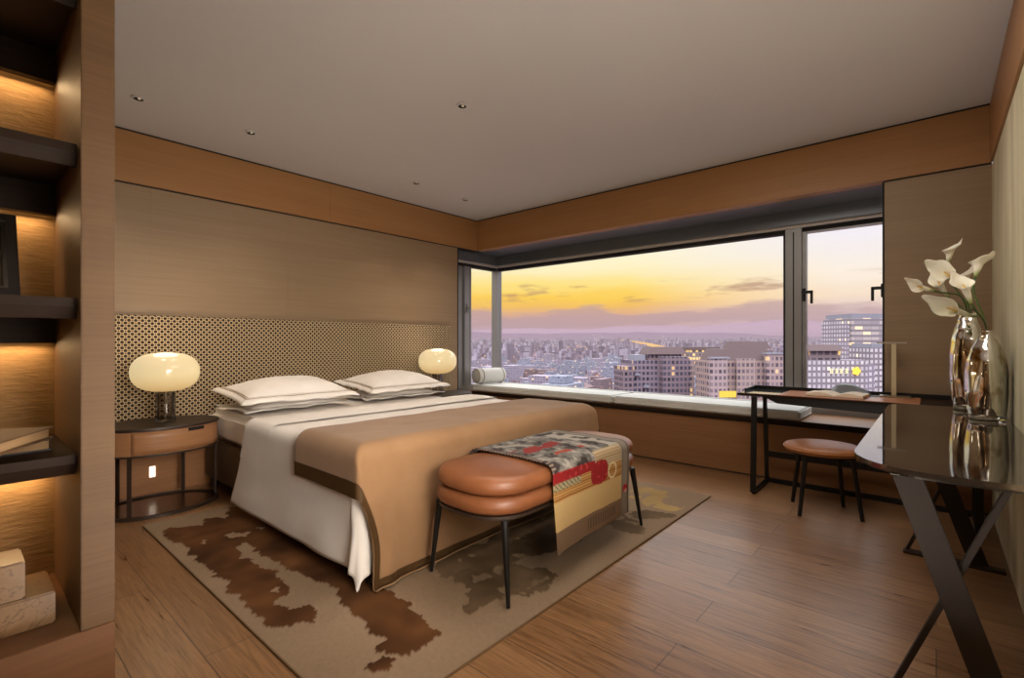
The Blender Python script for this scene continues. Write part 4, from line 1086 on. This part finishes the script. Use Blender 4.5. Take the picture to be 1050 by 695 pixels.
while n_made < 230:
    k = random.choice((0, 0, 1, 1, 2, 3, 4))
    d = 470 + 1150 * random.random() ** 1.1; a = -.10 + .92 * random.random()
    if a > .2 and d < 560: d += 250
    p = FW * d + RT * (a * d); f = random.choice((0, 1, 2))
    w_, d_, h_ = dims[k]; s_ = (.8, 1.0, 1.35)[f]
    if not free(p.x, p.y, .56 * s_ * sqrt(w_ * w_ + d_ * d_)): continue
    n_made += 1
    key = (k, f)
    if key not in first:
        bm = protos[k][0].copy(); w_, d_, h_ = dims[k]; s_ = (.8, 1.0, 1.35)[f]
        bmesh.ops.scale(bm, vec=(w_ * s_, d_ * s_, h_ * (.8, 1.1, 1.7)[f]), verts=bm.verts[:])
        o = finish('city_block', bm, protos[k][1]); first[key] = o
    else:
        o = first[key].copy(); COL.objects.link(o)
    o.location = (p.x, p.y, gz(p.x, p.y) - .3); o.rotation_euler = (0, 0, random.choice((0, pi / 2)) + .2 + random.uniform(-.08, .08))
    props(o, GL[k], 'building', ('pale plain blocks', 'glass blocks', 'hip-roofed blocks', 'stepped blocks', 'courtyard blocks')[k] + ' of the city below')
for b_, _ in protos: b_.free()
bm = new(); pts = []
for k in range(41):
    f = k / 40; u = 700 - 62 * f ** .8 ; d = 2100 + 3600 * f ** 1.1
    p = FW * d + RT * ((u - 525) / 500 * d); wd = 34 + 30 * f
    pts.append((Vector((p.x, p.y, gz(p.x, p.y) + 22 + 10 * f)), wd))
vs = [(bm.verts.new(p - RT * w_), bm.verts.new(p + RT * w_)) for p, w_ in pts]
for a, b in zip(vs[:-1], vs[1:]): bm.faces.new((a[0], a[1], b[1], b[0]))
m = emit('glowing highway', rgb(255, 190, 70), 1.9)
nt = m.node_tree; tt = NT(m); em_ = [n for n in nt.nodes if n.type == 'EMISSION'][0]
tt.l(tt.ramp(tt.noise(tt.coord(), .02, 3, .7), [(.35, rgb(190, 130, 60)), (.6, rgb(255, 205, 90))]), em_.inputs[0])
solo('highway', bm, m, 'glowing yellow highway curving away across the distant city', 'highway', (pts[0][0].x, pts[0][0].y, pts[0][0].z))
for p, w_ in pts:
    TAKEN.setdefault((int(p.x // 120), int(p.y // 120)), []).append((p.x, p.y, w_ * 1.6))
for (a_, w1), (b_, w2) in zip(pts[:-1], pts[1:]):
    q_ = (a_ + b_) / 2; TAKEN.setdefault((int(q_.x // 120), int(q_.y // 120)), []).append((q_.x, q_.y, w1 * 1.6))
bm = new()
for i in range(3600):
    d = 1680 + 5300 * random.random() ** 1.0; a = -.22 + 1.15 * random.random(); p = FW * d + RT * (a * d)
    hh = random.choice((10, 14, 18, 24, 30, 44)) * (1.5 if random.random() < .10 else 1); w_ = random.uniform(12, 42); l_ = random.uniform(10, 30)
    if not free(p.x, p.y, .5 * sqrt(w_ * w_ + l_ * l_)): continue
    z_ = gz(p.x, p.y); box(bm, p.x - w_ / 2, p.x + w_ / 2, p.y - l_ / 2, p.y + l_ / 2, z_ - 1, z_ + hh)
m = mat('distant city', rgb(140, 128, 146), .9, spec=.1); t = NT(m)
f = t.noise(t.coord((1, 1, .2)), .02, 2)
t.l(t.ramp(f, [(.35, rgb(60, 52, 68)), (.5, rgb(112, 100, 116)), (.65, rgb(176, 170, 188))]), t.b.inputs['Base Color'])
solo('distant_city', bm, m, 'hazy mass of tiny distant city roofs filling the plain to the hills', 'city', (3000, 2400, GZ), kind='stuff')
# trees between the blocks
bm = new()
for i in range(1500):
    d = 430 + 1200 * random.random(); a = -.2 + 1.1 * random.random(); p = FW * d + RT * (a * d)
    r_ = random.uniform(3, 8)
    if not free(p.x, p.y, r_ * .7): continue
    bmesh.ops.create_icosphere(bm, subdivisions=1, radius=r_, matrix=Matrix.Translation((p.x, p.y, gz(p.x, p.y) + r_ * .6)))
m = mat('bare winter tree crowns', rgb(92, 72, 76), 1, spec=0)
solo('trees', bm, m, 'bare brownish winter trees spread between the blocks of the city below', 'trees', (1000, 500, GZ), kind='stuff')
# city lights
bm = new()
for i in range(760):
    d = 480 + 4200 * random.random() ** 1.4; a = -.2 + 1.1 * random.random(); p = FW * d + RT * (a * d); r_ = d * .0011 * random.uniform(.35, .9)
    if not free(p.x, p.y, r_ * 1.5): continue
    z_ = gz(p.x, p.y) + random.uniform(6, 24); box(bm, p.x - r_, p.x + r_, p.y - r_, p.y + r_, z_ - r_, z_ + r_)
for i in range(16):
    p = pt(492 + 1.7 * i + random.uniform(-2, 2), 350, 690)
    if not free(p.x, p.y, 1.2): continue
    z_ = GZ + 14 + random.uniform(0, 6)
    box(bm, p.x - .9, p.x + .9, p.y - .9, p.y + .9, z_ - .9, z_ + .9)
solo('street_lights', bm, emit('sodium street lights', rgb(255, 200, 120), 1.6), 'scattered warm points of street light across the city below', 'lights', (1000, 500, GZ), kind='stuff')
# hills
for j, (d0, hb, amp, sd, c_) in enumerate(((7400, 130, 95, 3, rgb(104, 88, 100)), (9000, 250, 130, 9, rgb(122, 104, 114)))):
    bm = new()
    def hf(u, v, d0=d0, hb=hb, amp=amp, sd=sd):
        a = -1.2 + 2.8 * u; d = d0 + (0, 500, 1000)[round(v * 2)]; p = FW * d + RT * (a * d)
        hh = hb + amp * (nz(a * 2.3, sd) + .5 * nz(a * 6, sd + 5) + .22 * nz(a * 17, sd + 2)) + 130 * math.exp(-((a - .52) / .22) ** 2) * (j == 1)
        return Vector((p.x, p.y, (-20, max(20, hh), -20)[round(v * 2)]))
    grid(bm, hf, 160, 2)
    struct('hills' if j == 0 else 'mountain', bm, mat('hazy hill %d' % j, c_, 1, spec=0), smooth=True)
# haze over the plain
m = bpy.data.materials.new('violet evening haze'); m.use_nodes = True; t = m.node_tree; t.nodes.clear()
va = t.nodes.new('ShaderNodeVolumeAbsorption'); ve = t.nodes.new('ShaderNodeEmission'); ad = t.nodes.new('ShaderNodeAddShader'); ou = t.nodes.new('ShaderNodeOutputMaterial')
SIG = .0002
va.inputs[0].default_value = (0, 0, 0, 1); va.inputs[1].default_value = SIG
ve.inputs[0].default_value = rgb(184, 166, 176); ve.inputs[1].default_value = SIG
t.links.new(va.outputs[0], ad.inputs[0]); t.links.new(ve.outputs[0], ad.inputs[1]); t.links.new(ad.outputs[0], ou.inputs['Volume'])
bm = new()
def sec(d, a): p = FW * d + RT * (a * d); return (p.x, p.y)
slab(bm, [sec(120, -.7), sec(120, 1.5), sec(10500, 1.5), sec(10500, -.7)], GZ - 5, 34)
solo('haze', bm, m, 'thin violet evening haze lying over the whole city', 'haze', (600, 300, GZ), kind='stuff')

# ------------------------------------------------------------------ sky
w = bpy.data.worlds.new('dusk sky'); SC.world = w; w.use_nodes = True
t = NT(w); t.t.nodes.clear(); t.b = None
tc = t.n('ShaderNodeTexCoord'); sp = t.n('ShaderNodeSeparateXYZ'); t.l(tc.outputs['Generated'], sp.inputs[0])
hyp = t.math('SQRT', t.math('ADD', t.math('MULTIPLY', sp.outputs[0], sp.outputs[0]), t.math('MULTIPLY', sp.outputs[1], sp.outputs[1])))
el = t.math('DIVIDE', sp.outputs[2], t.math('MAXIMUM', hyp, .02))
az = t.math('ARCTAN2', sp.outputs[1], sp.outputs[0])
cb = t.n('ShaderNodeCombineXYZ'); t.l(t.math('MULTIPLY', az, 7), cb.inputs[0]); t.l(t.math('MULTIPLY', el, 60), cb.inputs[1])
n1 = t.noise(cb.outputs[0], .9, 5, .6)
cb2 = t.n('ShaderNodeCombineXYZ'); t.l(t.math('MULTIPLY', az, 9), cb2.inputs[0]); t.l(t.math('MULTIPLY', el, 42), cb2.inputs[1])
n2 = t.noise(cb2.outputs[0], .55, 4, .55)
e2 = t.math('ADD', el, t.math('MULTIPLY', t.math('SUBTRACT', n1, .5), .03))
rl = t.math('MULTIPLY', e2, 2.0)      # ramp position = 2 * elevation tangent
Lr = t.ramp(rl, [(0, rgb(186, 164, 182)), (.06, rgb(204, 168, 172)), (.10, rgb(222, 172, 146)), (.14, rgb(246, 192, 96)), (.18, rgb(255, 208, 84)), (.23, rgb(255, 226, 130)), (.30, rgb(255, 242, 196)), (.48, rgb(255, 248, 236)), (.64, rgb(232, 234, 246)), (1, rgb(255, 255, 255))])
Rr = t.ramp(rl, [(0, rgb(196, 180, 198)), (.06, rgb(214, 194, 206)), (.11, rgb(236, 210, 200)), (.16, rgb(250, 226, 200)), (.24, rgb(254, 240, 224)), (.36, rgb(244, 236, 240)), (.48, rgb(230, 228, 244)), (.64, rgb(222, 228, 246)), (1, rgb(255, 255, 255))])
fac = t.ramp(az, [(.12, (1, 1, 1, 1)), (.48, (0, 0, 0, 1))])
sky = t.mix(fac, Lr, Rr)
band = t.ramp(t.math('ADD', el, t.math('MULTIPLY', t.math('SUBTRACT', n2, .5), .10)), [(.022, (0, 0, 0, 1)), (.034, (1, 1, 1, 1)), (.054, (1, 1, 1, 1)), (.066, (0, 0, 0, 1))])
sky = t.mix(t.math('MULTIPLY', band, .75), sky, rgb(190, 158, 160))
wisp = t.math('MULTIPLY', t.ramp(n2, [(.53, (0, 0, 0, 1)), (.60, (1, 1, 1, 1))]), t.ramp(el, [(.074, (0, 0, 0, 1)), (.086, (1, 1, 1, 1)), (.112, (1, 1, 1, 1)), (.122, (0, 0, 0, 1))]))
sky = t.mix(t.math('MULTIPLY', wisp, .7), sky, rgb(176, 132, 112))
sky = t.mix(t.ramp(el, [(0, (1, 1, 1, 1)), (.001, (0, 0, 0, 1))]), sky, rgb(120, 104, 124))
bg = t.n('ShaderNodeBackground'); t.l(sky, bg.inputs[0]); t.l(t.math('MULTIPLY_ADD', t.ramp(el, [(.32, (0, 0, 0, 1)), (.75, (1, 1, 1, 1))]), 3.0, 1.08), bg.inputs[1])  # unseen upper sky boosted to throw more cool light through the window
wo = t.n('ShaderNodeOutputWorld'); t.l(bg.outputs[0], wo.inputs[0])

# ------------------------------------------------------------------ lights
def area(name, loc, rot, sx, sy, energy, col):
    l = bpy.data.lights.new(name, 'AREA'); l.shape = 'RECTANGLE'; l.size = sx; l.size_y = sy; l.energy = energy; l.color = col
    o = bpy.data.objects.new(name, l); COL.objects.link(o); o.location = loc; o.rotation_euler = rot; return o
def spot(name, loc, tgt, energy, col, size=80, blend=.7, rad=.04):
    l = bpy.data.lights.new(name, 'SPOT'); l.energy = energy; l.color = col; l.spot_size = math.radians(size); l.spot_blend = blend; l.shadow_soft_size = rad
    o = bpy.data.objects.new(name, l); COL.objects.link(o); o.location = loc
    o.rotation_euler = (Vector(tgt) - Vector(loc)).to_track_quat('-Z', 'Y').to_euler(); return o
l = bpy.data.lights.new('city_fill_sun', 'SUN'); l.energy = 1.25; l.angle = math.radians(50); l.color = (1, .93, .98)  # added soft sun from behind the room, brightens the city facades
o = bpy.data.objects.new('city_fill_sun', l); COL.objects.link(o); o.rotation_euler = (Vector((.62, .45, -.64))).to_track_quat('-Z', 'Y').to_euler()
WARM = (1, .84, .66); SOFT = (1, .92, .83)
for x, y in ((.825, 4.05), (1.538, 4.05), (3.148, 4.05), (3.891, 4.1)): spot('downlight_beam', (x, y, H - .03), (x, y + .1, 0), 32, WARM, 95, .9)
spot('downlight_beam', (2.325, 2.48, H - .03), (2.3, 2.4, 0), 30, WARM, 100, .9)
area('overhead_fill', (2.3, 1.0, H - .02), (0, 0, 0), 2.0, 1.4, 36, SOFT)  # added overhead fill with no fixture, lifts the whole room
area('rear_fill', (-.6, .2, H - .05), (0, 0, 0), 1.0, .8, 6, SOFT)  # added weak fill behind the viewer, no lamp there
area('bounce_fill', (.9, .5, .30), (pi, 0, 0), 1.4, 1.0, 38, SOFT)  # added upward fill near the floor to brighten the ceiling
sl = area('side_fill', (.95, -.22, 1.35), (0, 0, 0), 1.2, 1.0, 22, SOFT)
sl.rotation_euler = (Vector((2.0, 4.4, .45)) - Vector((.95, -.22, 1.35))).to_track_quat('-Z', 'Y').to_euler(); sl.data.spread = math.radians(75)
for x, y in ((1.03, 4.26), (3.605, 4.25)):
    l = bpy.data.lights.new('lamp_glow', 'POINT'); l.energy = 3; l.color = WARM; l.shadow_soft_size = .12
    o = bpy.data.objects.new('lamp_glow', l); COL.objects.link(o); o.location = (x, y, 1.22)

# ------------------------------------------------------------------ camera
cam = bpy.data.cameras.new('camera'); co = bpy.data.objects.new('camera', cam); COL.objects.link(co)
co.location = (0, 0, 1.2); co.rotation_euler = (pi / 2, 0, th_ - pi / 2)
cam.sensor_width = 36; cam.lens = 36 * 500 / 1050; cam.shift_y = 2.5 / 1050; cam.clip_start = .05; cam.clip_end = 20000
SC.camera = co
SC.view_settings.view_transform = 'Standard'; SC.view_settings.look = 'None'; SC.view_settings.exposure = 0; SC.view_settings.gamma = 1
SC.cycles.use_denoising = True
SC.cycles.max_bounces = 10; SC.cycles.transparent_max_bounces = 16; SC.cycles.sample_clamp_indirect = 4
SC.cycles.caustics_reflective = False; SC.cycles.caustics_refractive = False
